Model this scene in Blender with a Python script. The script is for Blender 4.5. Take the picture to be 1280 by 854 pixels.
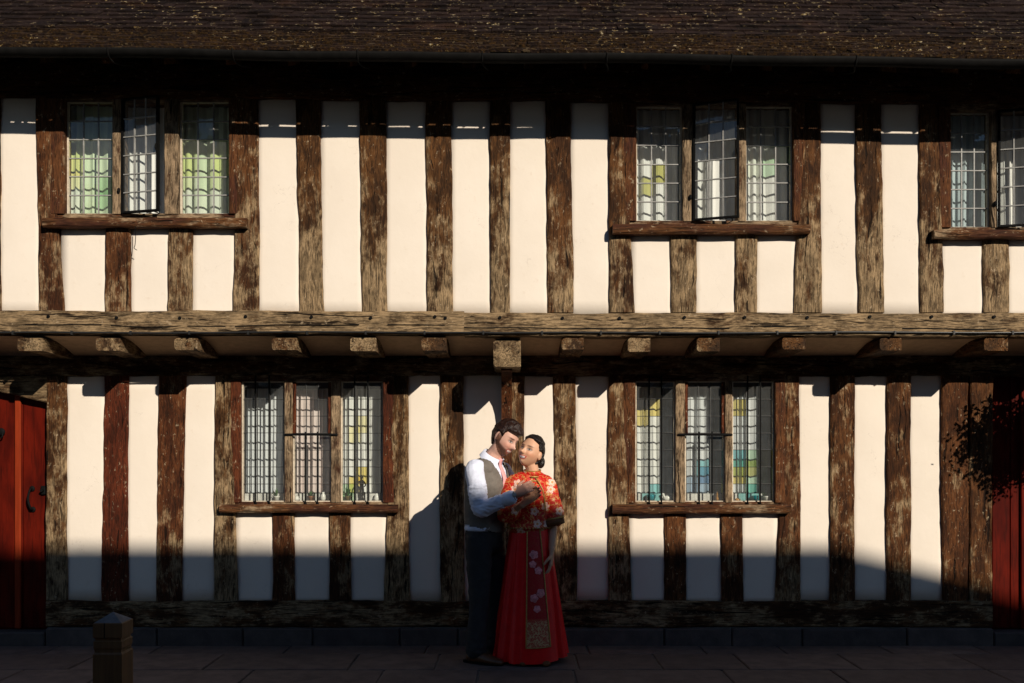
import bpy, bmesh, math, random
import numpy as np
from mathutils import Vector, Matrix, noise, Quaternion

random.seed(7)
for o in list(bpy.data.objects):
    bpy.data.objects.remove(o)
scene = bpy.context.scene
COL = scene.collection

# ------------------------------------------------------------------ camera
F_PX, CX, HY = 1244.0, 640.0, 565.0      # focal length (px of the 1280 wide photo), principal column, horizon row
CAM_Y, CAM_H = -7.5, 1.45
cam = bpy.data.objects.new('camera', bpy.data.cameras.new('camera'))
COL.objects.link(cam)
cam.location = (0, CAM_Y, CAM_H)
cam.rotation_euler = (math.radians(90), 0, 0)
cam.data.sensor_width = 36
cam.data.lens = 36 * F_PX / 1280
cam.data.shift_y = (HY - 427) / 1280
cam.data.clip_end = 500
scene.camera = cam

# ------------------------------------------------------------------ sky, sun, exposure
SUN_X, SUN_Z = 0.62, 0.57            # sideways and downward run of the light per metre towards the wall
SUN = Vector((SUN_X, -1.0, SUN_Z)).normalized()
EL = math.asin(SUN.z)
AZ = math.atan2(SUN.x, SUN.y)
w = bpy.data.worlds.new('World')
scene.world = w
w.use_nodes = True
nt = w.node_tree
nt.nodes.clear()
sky = nt.nodes.new('ShaderNodeTexSky')
sky.sky_type = 'NISHITA'
sky.sun_disc = False
sky.sun_elevation = EL
sky.sun_rotation = AZ
sky.air_density = 1.0
sky.dust_density = 0.0
sky.ozone_density = 3.0
bg = nt.nodes.new('ShaderNodeBackground')
bg.inputs['Strength'].default_value = 0.070
wo = nt.nodes.new('ShaderNodeOutputWorld')
nt.links.new(sky.outputs[0], bg.inputs['Color'])
nt.links.new(bg.outputs[0], wo.inputs[0])
sun = bpy.data.objects.new('sun', bpy.data.lights.new('sun', 'SUN'))
COL.objects.link(sun)
sun.location = (6, -10, 9)
sun.rotation_euler = (-SUN).to_track_quat('-Z', 'Y').to_euler()
sun.data.energy = 5.0
sun.data.angle = math.radians(0.53)
sun.data.color = (1.0, 0.90, 0.76)
vs = scene.view_settings
vs.view_transform = 'Standard'
vs.look = 'None'
vs.exposure = 0.0
vs.gamma = 1.0
vs.use_curve_mapping = False

# ------------------------------------------------------------------ helpers
def P(x, y, Y):
    """a pixel of the photograph on the plane at depth Y"""
    d = Y - CAM_Y
    return Vector(((x - CX) * d / F_PX, Y, CAM_H + (HY - y) * d / F_PX))
def PX(x, Y): return (x - CX) * (Y - CAM_Y) / F_PX
def PZ(y, Y): return CAM_H + (HY - y) * (Y - CAM_Y) / F_PX

def tag(o, label=None, cat=None, group=None, kind=None):
    if label: o['label'] = label
    if cat: o['category'] = cat
    if group: o['group'] = group
    if kind: o['kind'] = kind
    return o

def empty(name, loc=(0, 0, 0)):
    o = bpy.data.objects.new(name, None)
    o.empty_display_size = 0.1
    o.location = loc
    COL.objects.link(o)
    return o

def obj(name, verts, faces, mat, parent=None, smooth=False, color=None):
    """one mesh object; its origin sits at the centre of its base"""
    V = np.array([tuple(v) for v in verts], dtype=float)
    lo, hi = V.min(0), V.max(0)
    loc = np.array([(lo[0] + hi[0]) / 2, (lo[1] + hi[1]) / 2, lo[2]])
    me = bpy.data.meshes.new(name)
    me.from_pydata((V - loc).tolist(), [], faces)
    if smooth:
        me.polygons.foreach_set('use_smooth', [True] * len(me.polygons))
    me.materials.append(mat)
    me.update()
    o = bpy.data.objects.new(name, me)
    o.location = loc
    COL.objects.link(o)
    if parent:
        o.parent = parent
        pl = Vector((0, 0, 0))
        q = parent
        while q:
            pl += q.location
            q = q.parent
        o.location = Vector(loc) - pl
    if color: o.color = color
    return o

class MB:
    def __init__(s): s.v, s.f = [], []
    def add(s, v, f):
        n = len(s.v)
        s.v += [tuple(q) for q in v]
        s.f += [tuple(i + n for i in q) for q in f]
        return s
    def box(s, x0, x1, y0, y1, z0, z1, T=None):
        v = [(x, y, z) for x in (x0, x1) for y in (y0, y1) for z in (z0, z1)]
        if T: v = [T(*q) for q in v]
        f = [(0, 1, 3, 2), (4, 6, 7, 5), (0, 4, 5, 1), (2, 3, 7, 6), (0, 2, 6, 4), (1, 5, 7, 3)]
        return s.add(v, f)
    def cbox(s, x0, x1, y0, y1, z0, z1, c, T=None):
        """box with chamfered edges"""
        bm = bmesh.new()
        bmesh.ops.create_cube(bm, size=1)
        for q in bm.verts:
            q.co = Vector(((x0 + x1) / 2 + q.co.x * (x1 - x0), (y0 + y1) / 2 + q.co.y * (y1 - y0), (z0 + z1) / 2 + q.co.z * (z1 - z0)))
        bmesh.ops.bevel(bm, geom=list(bm.edges), offset=c, segments=1, affect='EDGES')
        bm.verts.index_update()
        v = [tuple(q.co) for q in bm.verts]
        if T: v = [T(*q) for q in v]
        f = [tuple(q.index for q in p.verts) for p in bm.faces]
        bm.free()
        return s.add(v, f)
    def cyl(s, a, b, ra, rb=None, seg=10):
        a, b = Vector(a), Vector(b)
        rb = ra if rb is None else rb
        t = (b - a).normalized()
        u = t.orthogonal().normalized()
        w_ = t.cross(u)
        v = []
        for c, r in ((a, ra), (b, rb)):
            for k in range(seg):
                an = 2 * math.pi * k / seg
                v.append(c + (u * math.cos(an) + w_ * math.sin(an)) * r)
        f = [(k, (k + 1) % seg, seg + (k + 1) % seg, seg + k) for k in range(seg)]
        f += [tuple(range(seg))[::-1], tuple(range(seg, 2 * seg))]
        return s.add(v, f)
    def ell(s, c, r, seg=14, rings=9, M=None):
        v, f = [], []
        for i in range(rings + 1):
            th = math.pi * i / rings
            for k in range(seg):
                ph = 2 * math.pi * k / seg
                q = Vector((r[0] * math.sin(th) * math.cos(ph), r[1] * math.sin(th) * math.sin(ph), r[2] * math.cos(th)))
                if M: q = M @ q
                v.append(Vector(c) + q)
        for i in range(rings):
            for k in range(seg):
                f.append((i * seg + k, (i + 1) * seg + k, (i + 1) * seg + (k + 1) % seg, i * seg + (k + 1) % seg))
        return s.add(v, f)
    def lathe(s, c, prof, seg=14):
        v, f = [], []
        for r, z in prof:
            for k in range(seg):
                an = 2 * math.pi * k / seg
                v.append((c[0] + r * math.cos(an), c[1] + r * math.sin(an), c[2] + z))
        n = len(prof)
        for i in range(n - 1):
            for k in range(seg):
                f.append((i * seg + k, i * seg + (k + 1) % seg, (i + 1) * seg + (k + 1) % seg, (i + 1) * seg + k))
        f += [tuple(range(seg))[::-1], tuple(range((n - 1) * seg, n * seg))]
        return s.add(v, f)
    def tube(s, nodes, uref=(0, 0, 1), seg=14, sub=4, cap=True):
        """smooth tapered tube through nodes (pos, ru, rv)"""
        nodes = [(Vector(n[0]), n[1], n[2] if len(n) > 2 else n[1]) for n in nodes]
        pts = []
        m = len(nodes)
        for i in range(m - 1):
            p0 = nodes[max(i - 1, 0)]; p1 = nodes[i]; p2 = nodes[i + 1]; p3 = nodes[min(i + 2, m - 1)]
            for j in range(sub):
                t = j / sub
                def cr(a, b, c, d):
                    return 0.5 * ((2 * b) + (c - a) * t + (2 * a - 5 * b + 4 * c - d) * t * t + (3 * b - a - 3 * c + d) * t ** 3)
                pts.append((cr(p0[0], p1[0], p2[0], p3[0]), max(cr(p0[1], p1[1], p2[1], p3[1]), 1e-4), max(cr(p0[2], p1[2], p2[2], p3[2]), 1e-4)))
        pts.append(nodes[-1])
        u0 = Vector(uref)
        rings = []
        for i, (c, a, b) in enumerate(pts):
            t = (pts[min(i + 1, len(pts) - 1)][0] - pts[max(i - 1, 0)][0]).normalized()
            u = (u0 - t * u0.dot(t)).normalized()
            v_ = t.cross(u)
            rings.append((c, u, v_, a, b, t))
        full = []
        if cap:
            c, u, v_, a, b, t = rings[0]
            r = min(a, b)
            full.append((c - t * r * 0.62, u, v_, a * 0.15, b * 0.15))
            full.append((c - t * r * 0.42, u, v_, a * 0.72, b * 0.72))
        full += [q[:5] for q in rings]
        if cap:
            c, u, v_, a, b, t = rings[-1]
            r = min(a, b)
            full.append((c + t * r * 0.42, u, v_, a * 0.72, b * 0.72))
            full.append((c + t * r * 0.62, u, v_, a * 0.15, b * 0.15))
        v, f = [], []
        for c, u, v_, a, b in full:
            for k in range(seg):
                an = 2 * math.pi * k / seg
                v.append(c + u * (a * math.cos(an)) + v_ * (b * math.sin(an)))
        for i in range(len(full) - 1):
            for k in range(seg):
                f.append((i * seg + k, i * seg + (k + 1) % seg, (i + 1) * seg + (k + 1) % seg, (i + 1) * seg + k))
        f += [tuple(range(seg))[::-1], tuple(range((len(full) - 1) * seg, len(full) * seg))]
        return s.add(v, f)
    def build(s, name, mat, parent=None, smooth=False, color=None):
        return obj(name, s.v, s.f, mat, parent, smooth, color)

def wob(n=4, f0=1.2):
    """a smooth random one-dimensional function, about -1..1"""
    k = [(random.uniform(0.5, 1) / (i + 1), f0 * (i + 1) * random.uniform(0.8, 1.3), random.uniform(0, 6.3)) for i in range(n)]
    return lambda t: sum(a * math.sin(b * t * 2 + c) for a, b, c in k) / 1.6

def timber(name, a, b, U, ua, ub, V, va, vb, mat, parent, amp=0.006, step=0.05, ch=0.008, color=None):
    """hewn beam from a to b; across U it spans ua=(lo,hi) at a and ub at b, across V va..vb"""
    a, b, U, V = Vector(a), Vector(b), Vector(U), Vector(V)
    L = (b - a).length
    n = max(3, int(L / step))
    wl, wr, wf = wob(5, 1.5), wob(5, 1.5), wob(4, 1.2)
    fl, fr = wob(3, 14), wob(3, 14)
    v, f = [], []
    for i in range(n + 1):
        t = i / n
        c = a.lerp(b, t)
        s_ = t * L
        lo = ua[0] + (ub[0] - ua[0]) * t + amp * (wl(s_) + 0.35 * fl(s_))
        hi = ua[1] + (ub[1] - ua[1]) * t + amp * (wr(s_) + 0.35 * fr(s_))
        fr_ = va + amp * 0.5 * wf(s_)
        cl = ch * (1 + 0.6 * fl(s_ * 0.7)); cr_ = ch * (1 + 0.6 * fr(s_ * 0.7))
        mid = (lo + hi) / 2
        for u_, v_ in ((lo, vb), (lo, fr_ + cl), (lo + cl, fr_), (mid, fr_ - 0.002 + 0.0015 * fl(s_ * 2)), (hi - cr_, fr_), (hi, fr_ + cr_), (hi, vb)):
            v.append(c + U * u_ + V * v_)
    m = 7
    for i in range(n):
        for k in range(m):
            f.append((i * m + k, i * m + (k + 1) % m, (i + 1) * m + (k + 1) % m, (i + 1) * m + k))
    f += [tuple(range(m))[::-1], tuple(range(n * m, n * m + m))]
    return obj(name, v, f, mat, parent, False, color)

# ------------------------------------------------------------------ materials
class Mat:
    def __init__(s, name):
        s.m = bpy.data.materials.new(name)
        s.m.use_nodes = True
        s.t = s.m.node_tree
        s.t.nodes.clear()
        s.out = s.t.nodes.new('ShaderNodeOutputMaterial')
    def n(s, kind, **kw):
        q = s.t.nodes.new('ShaderNode' + kind)
        for k, v in kw.items(): setattr(q, k, v)
        return q
    def l(s, a, b): s.t.links.new(a, b)
    def put(s, sock, val):
        if isinstance(val, bpy.types.NodeSocket): s.l(val, sock)
        elif isinstance(val, (tuple, list)) and len(val) == 3 and sock.type == 'RGBA': sock.default_value = (*val, 1)
        else: sock.default_value = val
    def math(s, op, a, b=0.0, c=0.0):
        q = s.n('Math', operation=op)
        s.put(q.inputs[0], a); s.put(q.inputs[1], b); s.put(q.inputs[2], c)
        return q.outputs[0]
    def vmath(s, op, a, b=(0, 0, 0)):
        q = s.n('VectorMath', operation=op)
        s.put(q.inputs[0], a); s.put(q.inputs[1], b)
        return q.outputs[0]
    def mix(s, fac, a, b, blend='MIX'):
        q = s.n('MixRGB', blend_type=blend)
        s.put(q.inputs[0], fac); s.put(q.inputs[1], a); s.put(q.inputs[2], b)
        return q.outputs[0]
    def noise(s, vec, scale, detail=4, rough=0.55, out=0):
        q = s.n('TexNoise')
        s.l(vec, q.inputs['Vector'])
        q.inputs['Scale'].default_value = scale
        q.inputs['Detail'].default_value = detail
        q.inputs['Roughness'].default_value = rough
        return q.outputs[out]
    def ramp(s, fac, lo, hi):
        q = s.n('MapRange', interpolation_type='SMOOTHSTEP')
        s.put(q.inputs[0], fac); s.put(q.inputs[1], lo); s.put(q.inputs[2], hi)
        return q.outputs[0]
    def scaled(s, vec, sc):
        return s.vmath('MULTIPLY', vec, sc)
    def objvec(s, jitter=True):
        c = s.n('TexCoord').outputs['Object']
        if not jitter: return c
        r = s.n('ObjectInfo').outputs['Random']
        k = s.n('CombineXYZ')
        s.l(s.math('MULTIPLY', r, 37.0), k.inputs[0]); s.l(s.math('MULTIPLY', r, 91.0), k.inputs[1]); s.l(s.math('MULTIPLY', r, 53.0), k.inputs[2])
        return s.vmath('ADD', c, k.outputs[0])
    def bsdf(s, color, rough=0.7, bump=None, bstr=0.4, bdist=0.01, metal=0.0, spec=0.5, **kw):
        q = s.n('BsdfPrincipled')
        s.put(q.inputs['Base Color'], color)
        s.put(q.inputs['Roughness'], rough)
        s.put(q.inputs['Metallic'], metal)
        s.put(q.inputs['Specular IOR Level'], spec)
        for k, v in kw.items(): s.put(q.inputs[k], v)
        if bump is not None:
            b = s.n('Bump')
            b.inputs['Strength'].default_value = bstr
            b.inputs['Distance'].default_value = bdist
            s.l(bump, b.inputs['Height'])
            s.l(b.outputs[0], q.inputs['Normal'])
        s.l(q.outputs[0], s.out.inputs[0])
        return s.m

def wood(name, axis, dark=(0.040, 0.017, 0.006), pale=(0.36, 0.245, 0.132), red=(0.062, 0.013, 0.005), rough=0.75, ck=0.0):
    """old oak: object colour R = how weathered, G = reddish stain, B = weathering grows towards the foot"""
    m = Mat(name)
    v = m.objvec()
    oc = m.n('TexCoord').outputs['Object']
    sc = {'z': (1, 1, 0.09), 'x': (0.07, 1, 1), 'y': (1, 0.1, 1)}[axis]
    sc2 = {'z': (1, 1, 0.4), 'x': (0.3, 1, 1), 'y': (1, 0.4, 1)}[axis]
    swirl = m.vmath('MULTIPLY', m.vmath('SUBTRACT', m.noise(m.scaled(v, sc2), 7, 3, 0.5, 1), (.5, .5, .5)), (0.075, 0.075, 0.075))
    vs_ = m.vmath('ADD', v, swirl)
    vf = m.scaled(vs_, sc); vp = m.scaled(v, sc2)
    grain = m.noise(vf, 110, 6, 0.7)
    fib = m.noise(vf, 34, 5, 0.65)
    patch = m.noise(vp, 7, 7, 0.68)
    blot = m.noise(m.scaled(v, tuple(0.6 if q < 1 else 1 for q in sc)), 11, 8, 0.70)
    spec = m.noise(m.scaled(v, tuple(0.6 if q < 1 else 1 for q in sc)), 40, 5, 0.75)
    info = m.n('ObjectInfo')
    rgb = m.n('SeparateColor')
    m.l(info.outputs['Color'], rgb.inputs[0])
    W, G, B = rgb.outputs
    sz = m.n('SeparateXYZ'); m.l(oc, sz.inputs[0])
    foot = m.math('MULTIPLY', B, m.math('SUBTRACT', 0.45, m.math('MULTIPLY', sz.outputs[2], 0.85)))
    a = m.math('ADD', m.math('MULTIPLY', patch, 1.5), m.math('MULTIPLY', fib, 0.45))
    a = m.math('ADD', a, m.math('MULTIPLY', blot, 1.1))
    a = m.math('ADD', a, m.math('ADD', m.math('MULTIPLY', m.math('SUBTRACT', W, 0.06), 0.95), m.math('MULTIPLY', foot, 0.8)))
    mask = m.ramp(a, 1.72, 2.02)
    base = m.mix(G, dark, red)
    base = m.mix(m.ramp(patch, 0.38, 0.58), base, m.mix(0.75, base, m.mix(G, (0.150, 0.064, 0.020), (0.135, 0.030, 0.011))))
    c = m.mix(mask, base, m.mix(m.ramp(blot, 0.35, 0.65), tuple(0.42 * q for q in pale), pale))
    c = m.mix(m.math('MULTIPLY', m.ramp(grain, 0.56, 0.40), 0.9), c, m.mix(0.78, c, (0.012, 0.006, 0.003)))
    crack = m.ramp(m.noise(m.scaled(vs_, tuple(q * 0.5 if q < 0.5 else q for q in sc)), 46, 4, 0.5), 0.37 + ck, 0.31 + ck)
    c = m.mix(m.math('MULTIPLY', crack, 0.92), c, (0.008, 0.004, 0.002))
    fl = m.math('MULTIPLY', m.ramp(spec, 0.60, 0.65), m.ramp(patch, 0.35, 0.55))
    c = m.mix(m.math('MULTIPLY', fl, 0.75), c, (0.40, 0.30, 0.19))
    h = m.math('ADD', m.math('ADD', grain, m.math('MULTIPLY', fib, 1.2)), m.math('MULTIPLY', crack, -2.0))
    return m.bsdf(c, rough, h, 1.0, 0.007, spec=0.12)

M = {}
M['post'] = wood('aged_oak_upright', 'z')
M['beam'] = wood('aged_oak_beam', 'x', ck=0.03)
M['joist'] = wood('aged_oak_joist', 'y', dark=(0.045, 0.024, 0.012))
M['frame'] = wood('window_oak', 'z', dark=(0.06, 0.022, 0.012), pale=(0.36, 0.25, 0.15))
M['framex'] = wood('window_oak_rail', 'x', dark=(0.06, 0.022, 0.012), pale=(0.36, 0.25, 0.15))

def plaster():
    m = Mat('cream_lime_plaster')
    v = m.objvec()
    g = m.n('NewGeometry').outputs['Position']
    n1 = m.noise(g, 3.0, 5); n2 = m.noise(v, 22, 5); n3 = m.noise(v, 140, 3)
    c = m.mix(m.ramp(n1, 0.3, 0.75), (0.76, 0.675, 0.575), (0.80, 0.715, 0.615))
    c = m.mix(m.math('MULTIPLY', m.ramp(n2, 0.62, 0.8), 0.35), c, (0.62, 0.50, 0.38))
    cr = m.n('TexVoronoi', feature='DISTANCE_TO_EDGE')
    m.l(m.vmath('ADD', m.scaled(v, (1, 1, 0.6)), m.vmath('MULTIPLY', m.noise(v, 9, 4, 0.6, 1), (0.35, 0.35, 0.35))), cr.inputs['Vector'])
    cr.inputs['Scale'].default_value = 2.1
    line = m.math('MULTIPLY', m.ramp(cr.outputs['Distance'], 0.006, 0.0), m.ramp(m.noise(v, 3.5, 3), 0.52, 0.62))
    c = m.mix(m.math('MULTIPLY', line, 0.25), c, (0.25, 0.19, 0.14))
    h = m.math('ADD', m.math('MULTIPLY', n2, 1.2), m.math('ADD', m.math('MULTIPLY', n3, 0.35), m.math('MULTIPLY', line, -0.6)))
    return m.bsdf(c, 0.9, h, 0.13, 0.008, spec=0.1)
M['plaster'] = plaster()

def simple(name, color, rough=0.6, metal=0.0, nscale=60, var=0.25, bstr=0.25, spec=0.4, stretch=(1, 1, 1), bdist=0.004, **kw):
    m = Mat(name)
    v = m.scaled(m.objvec(), stretch)
    n1 = m.noise(v, nscale, 5); n2 = m.noise(v, nscale * 0.15, 4)
    dk = tuple(q * (1 - var) for q in color); lt = tuple(min(1, q * (1 + var)) for q in color)
    c = m.mix(m.ramp(m.math('ADD', m.math('MULTIPLY', n1, 0.5), m.math('MULTIPLY', n2, 0.5)), 0.3, 0.7), dk, lt)
    return m.bsdf(c, rough, n1, bstr, bdist, metal, spec, **kw)

def glass(name, tint, gl=1.0):
    m = Mat(name)
    tr = m.n('BsdfTransparent'); tr.inputs[0].default_value = (*tint, 1)
    go = m.n('BsdfGlossy'); go.inputs['Roughness'].default_value = 0.02
    v = m.objvec()
    b = m.n('Bump'); b.inputs['Strength'].default_value = 0.25; b.inputs['Distance'].default_value = 0.004
    m.l(m.noise(v, 9, 2), b.inputs['Height'])
    m.l(b.outputs[0], go.inputs['Normal'])
    ge = m.n('NewGeometry')
    dp = m.n('VectorMath', operation='DOT_PRODUCT'); m.l(ge.outputs['Normal'], dp.inputs[0]); m.l(ge.outputs['Incoming'], dp.inputs[1])
    ca = m.math('ABSOLUTE', dp.outputs['Value'])
    fr_ = m.math('ADD', 0.075, m.math('MULTIPLY', 0.92, m.math('POWER', m.math('SUBTRACT', 1.0, ca), 5.0)))
    mx = m.n('MixShader')
    m.l(m.math('MULTIPLY', fr_, gl), mx.inputs[0]); m.l(tr.outputs[0], mx.inputs[1]); m.l(go.outputs[0], mx.inputs[2])
    df = m.n('BsdfDiffuse'); df.inputs['Color'].default_value = (.78, .80, .78, 1)
    mx2 = m.n('MixShader'); m.l(m.math('ADD', 0.020, m.math("MULTIPLY", 0.05, m.noise(v, 14, 4))), mx2.inputs[0])   # dust-like diffuse veil, put in for the pale sheen on the panes
    m.l(mx.outputs[0], mx2.inputs[1]); m.l(df.outputs[0], mx2.inputs[2])
    m.l(mx2.outputs[0], m.out.inputs[0])
    return m.m
M['glass'] = glass('old_clear_glass', (0.90, 0.93, 0.92))
M['g_yellow'] = glass('yellow_glass', (0.80, 0.68, 0.24))
M['g_teal'] = glass('teal_glass', (0.30, 0.66, 0.70))
M['g_olive'] = glass('olive_glass', (0.55, 0.55, 0.18))
M['g_green'] = glass('green_glass', (0.58, 0.80, 0.60))
M['g_sage'] = glass('sage_glass', (0.84, 0.92, 0.82))
M['g_lime'] = glass('lime_glass', (0.82, 0.88, 0.60))
M['g_pale'] = glass('pale_yellow_glass', (0.92, 0.88, 0.55))
M['g_blue'] = glass('blue_glass', (0.42, 0.56, 0.70))
M['lead'] = simple('lead_came', (0.27, 0.265, 0.25), 0.55, 0.0, 80, 0.3)
M['leaddark'] = simple('dark_lead', (0.05, 0.05, 0.048), 0.6, 0.0, 80, 0.3)
M['putty'] = simple('cream_putty', (0.55, 0.47, 0.36), 0.8, 0, 60, 0.3)
M['iron'] = simple('black_iron', (0.005, 0.005, 0.005), 0.7, 0.0, 90, 0.3, 0.3, spec=.08)
M['gutter'] = simple('black_gutter', (0.007, 0.0065, 0.006), 0.75, 0.0, 20, 0.4, spec=.08)
M['conduit'] = simple('black_conduit', (0.02, 0.02, 0.02), 0.35, 0.0, 20, 0.2)
M['interior'] = simple('dark_room_paint', (0.05, 0.055, 0.055), 0.9, 0.0, 4, 0.2)
M['sillboard'] = simple('white_window_board', (0.62, 0.60, 0.55), 0.6)

def door_mat():
    m = Mat('red_stained_door')
    v = m.objvec()
    vf = m.scaled(v, (1, 1, 0.07))
    n = m.noise(vf, 70, 5); n2 = m.noise(m.scaled(v, (1, 1, 0.3)), 9, 4)
    c = m.mix(m.ramp(n2, 0.3, 0.7), (0.050, 0.0034, 0.0015), (0.115, 0.0075, 0.0024))
    c = m.mix(m.math('MULTIPLY', m.ramp(n, 0.5, 0.3), 0.6), c, (0.02, 0.003, 0.0015))
    return m.bsdf(c, 0.6, n, 0.4, 0.004, spec=0.06)
M['door'] = door_mat()
M['doorstrip'] = simple('orange_red_strip', (0.24, 0.030, 0.008), 0.5, 0, 50, 0.25, spec=.1, stretch=(1, 1, 0.1))

def tile_mat():
    m = Mat('mossy_clay_tile')
    v = m.objvec()
    g = m.n('NewGeometry').outputs['Position']
    info = m.n('ObjectInfo')
    wn = m.n('TexWhiteNoise')
    sg = m.n('SeparateXYZ'); m.l(g, sg.inputs[0])
    cell = m.n('CombineXYZ')
    m.l(m.math('FLOOR', m.math('MULTIPLY', sg.outputs[0], 6.2)), cell.inputs[0])
    m.l(m.math('FLOOR', m.math('MULTIPLY', sg.outputs[1], 13.0)), cell.inputs[1])
    m.l(cell.outputs[0], wn.inputs['Vector'])
    n1 = m.noise(g, 60, 5, 0.65); n2 = m.noise(g, 3, 4); n3 = m.noise(g, 26, 5, 0.7); n4 = m.noise(g, 1.3, 3)
    c = m.mix(wn.outputs[0], (0.007, 0.0045, 0.004), (0.022, 0.013, 0.011))
    c = m.mix(m.math('MULTIPLY', m.ramp(n1, 0.5, 0.75), 0.6), c, (0.048, 0.028, 0.020))
    c = m.mix(m.math('MULTIPLY', m.ramp(n2, 0.55, 0.75), 0.5), c, (0.045, 0.019, 0.009))
    # moss on the lowest courses
    low = m.ramp(sg.outputs[1], -0.42, -0.56)
    moss = m.math('MULTIPLY', m.math('MULTIPLY', low, m.ramp(n3, 0.42, 0.60)), 0.85)
    mc = m.mix(m.ramp(n1, 0.35, 0.65), (0.012, 0.007, 0.003), (0.066, 0.034, 0.010))
    c = m.mix(moss, c, mc)
    # pale lichen in drifts
    drift = m.ramp(m.math('ADD', n4, m.math('MULTIPLY', n2, 0.4)), 0.60, 0.86)
    li = m.math('MULTIPLY', m.ramp(m.noise(m.scaled(g, (0.6, 1, 1)), 33, 4, 0.75), 0.60, 0.67), m.math('ADD', drift, 0.25))
    c = m.mix(m.math('MINIMUM', li, 0.9), c, m.mix(m.ramp(n1, 0.45, 0.6), (0.30, 0.19, 0.055), (0.55, 0.46, 0.30)))
    h = m.math('ADD', n1, m.math('MULTIPLY', n3, 1.5))
    return m.bsdf(c, 0.9, h, 0.9, 0.010, spec=0.08)
M['tile'] = tile_mat()
M['moss'] = simple('dry_moss', (0.045, 0.027, 0.010), 0.95, 0, 150, 0.5, 0.8)

def stone(name, a, b, sc=9, rough=0.8):
    m = Mat(name)
    v = m.objvec()
    r = m.n('ObjectInfo').outputs['Random']
    n1 = m.noise(v, sc, 6, 0.6); n2 = m.noise(v, sc * 9, 4, 0.6); n3 = m.noise(v, sc * 0.4, 3)
    c = m.mix(m.ramp(n1, 0.3, 0.7), a, b)
    c = m.mix(m.math('MULTIPLY', r, 0.45), c, tuple(0.5 * q for q in a))
    c = m.mix(m.math('MULTIPLY', m.ramp(n2, 0.6, 0.75), 0.4), c, tuple(min(1, 1.7 * q) for q in b))
    c = m.mix(m.math('MULTIPLY', m.ramp(n3, 0.55, 0.75), 0.4), c, tuple(0.45 * q for q in a))
    return m.bsdf(c, m.math('ADD', rough - 0.1, m.math('MULTIPLY', n1, 0.2)), m.math('ADD', n1, m.math('MULTIPLY', n2, 0.4)), 0.7, 0.01, spec=0.25)
M['flag'] = stone('worn_flagstone', (0.10, 0.072, 0.062), (0.17, 0.125, 0.105))
M['plinth'] = stone('grey_plinth_stone', (0.075, 0.058, 0.052), (0.12, 0.095, 0.085))
M['mortar'] = stone('pale_mortar', (0.16, 0.15, 0.14), (0.25, 0.23, 0.21), 30)
M['asphalt'] = stone('asphalt', (0.035, 0.035, 0.036), (0.06, 0.06, 0.06), 40)
M['earth'] = stone('ground_earth', (0.06, 0.055, 0.05), (0.09, 0.08, 0.07), 3)
M['bollard'] = simple('oiled_timber_bollard', (0.13, 0.058, 0.018), 0.6, 0, 50, 0.4, 0.6, stretch=(1, 1, 0.08))
M['bollardtop'] = simple('grey_end_grain', (0.14, 0.125, 0.12), 0.8, 0, 70, 0.3, 0.6)

# ------------------------------------------------------------------ ground (the setting)
g = MB(); g.add([(-150, -150, -0.03), (150, -150, -0.03), (150, 150, -0.03), (-150, 150, -0.03)], [(0, 1, 2, 3)])
tag(g.build('ground', M['earth']), kind='structure')
r_ = MB(); r_.box(-40, 40, -7.2, -2.3, -0.25, -0.10)
tag(r_.build('road', M['asphalt']), kind='structure')
# pavement bed with flagstones laid on it
pv = MB(); pv.box(-12, 12, -2.30, 0.9, -0.2, -0.012)
pave = tag(pv.build('pavement', M['mortar']), kind='structure')
def slab(name, x0, x1, y0, y1, z0, z1, mat, parent, ch=0.006, tilt=0.004, color=None):
    b = MB(); b.cbox(x0, x1, y0, y1, z0, z1, ch)
    dx, dy = random.uniform(-tilt, tilt), random.uniform(-tilt, tilt)
    cx, cy = (x0 + x1) / 2, (y0 + y1) / 2
    b.v = [(x, y, z + (x - cx) * dx + (y - cy) * dy) for x, y, z in b.v]
    return b.build(name, mat, parent, color=color)
yrow = -0.052
row_h = [0.30, 0.52, 0.44, 0.56, 0.38]
for r, h in enumerate(row_h):
    x = -4.9 + random.uniform(0, 0.5)
    while x < 4.9:
        wd = random.uniform(0.55, 1.05)
        slab('flagstone', x + 0.006, x + wd - 0.006, yrow - h + 0.006, yrow - 0.006, -0.06, random.uniform(-0.001, 0.003), M['flag'], pave)
        x += wd
    yrow -= h
kb = MB(); kb.box(-12, 12, -2.44, -2.30, -0.24, 0.0)
tag(kb.build('kerb', M['plinth']), kind='structure')
fp = MB(); fp.box(-30, 30, -9.5, -7.2, -0.22, 0.0)
tag(fp.build('footpath', M['flag']), kind='structure')

M['soffit'] = simple('brown_soffit_plaster', (0.56, 0.38, 0.23), 0.9, 0, 25, 0.15, spec=.1)  # soffit plaster, browner than the wall panels

# ------------------------------------------------------------------ the timber-framed building
HOUSE = tag(empty('timber_framed_house', (0, 0.0, 0)), 'long timber-framed building with cream plaster panels, dark oak posts and a jettied upper floor', 'house')
YL, YU = 0.0, -0.5                 # planes of the ground floor wall and the jettied upper wall
def eave(X): return -0.011 * X     # the eaves drop slightly towards one end

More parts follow.
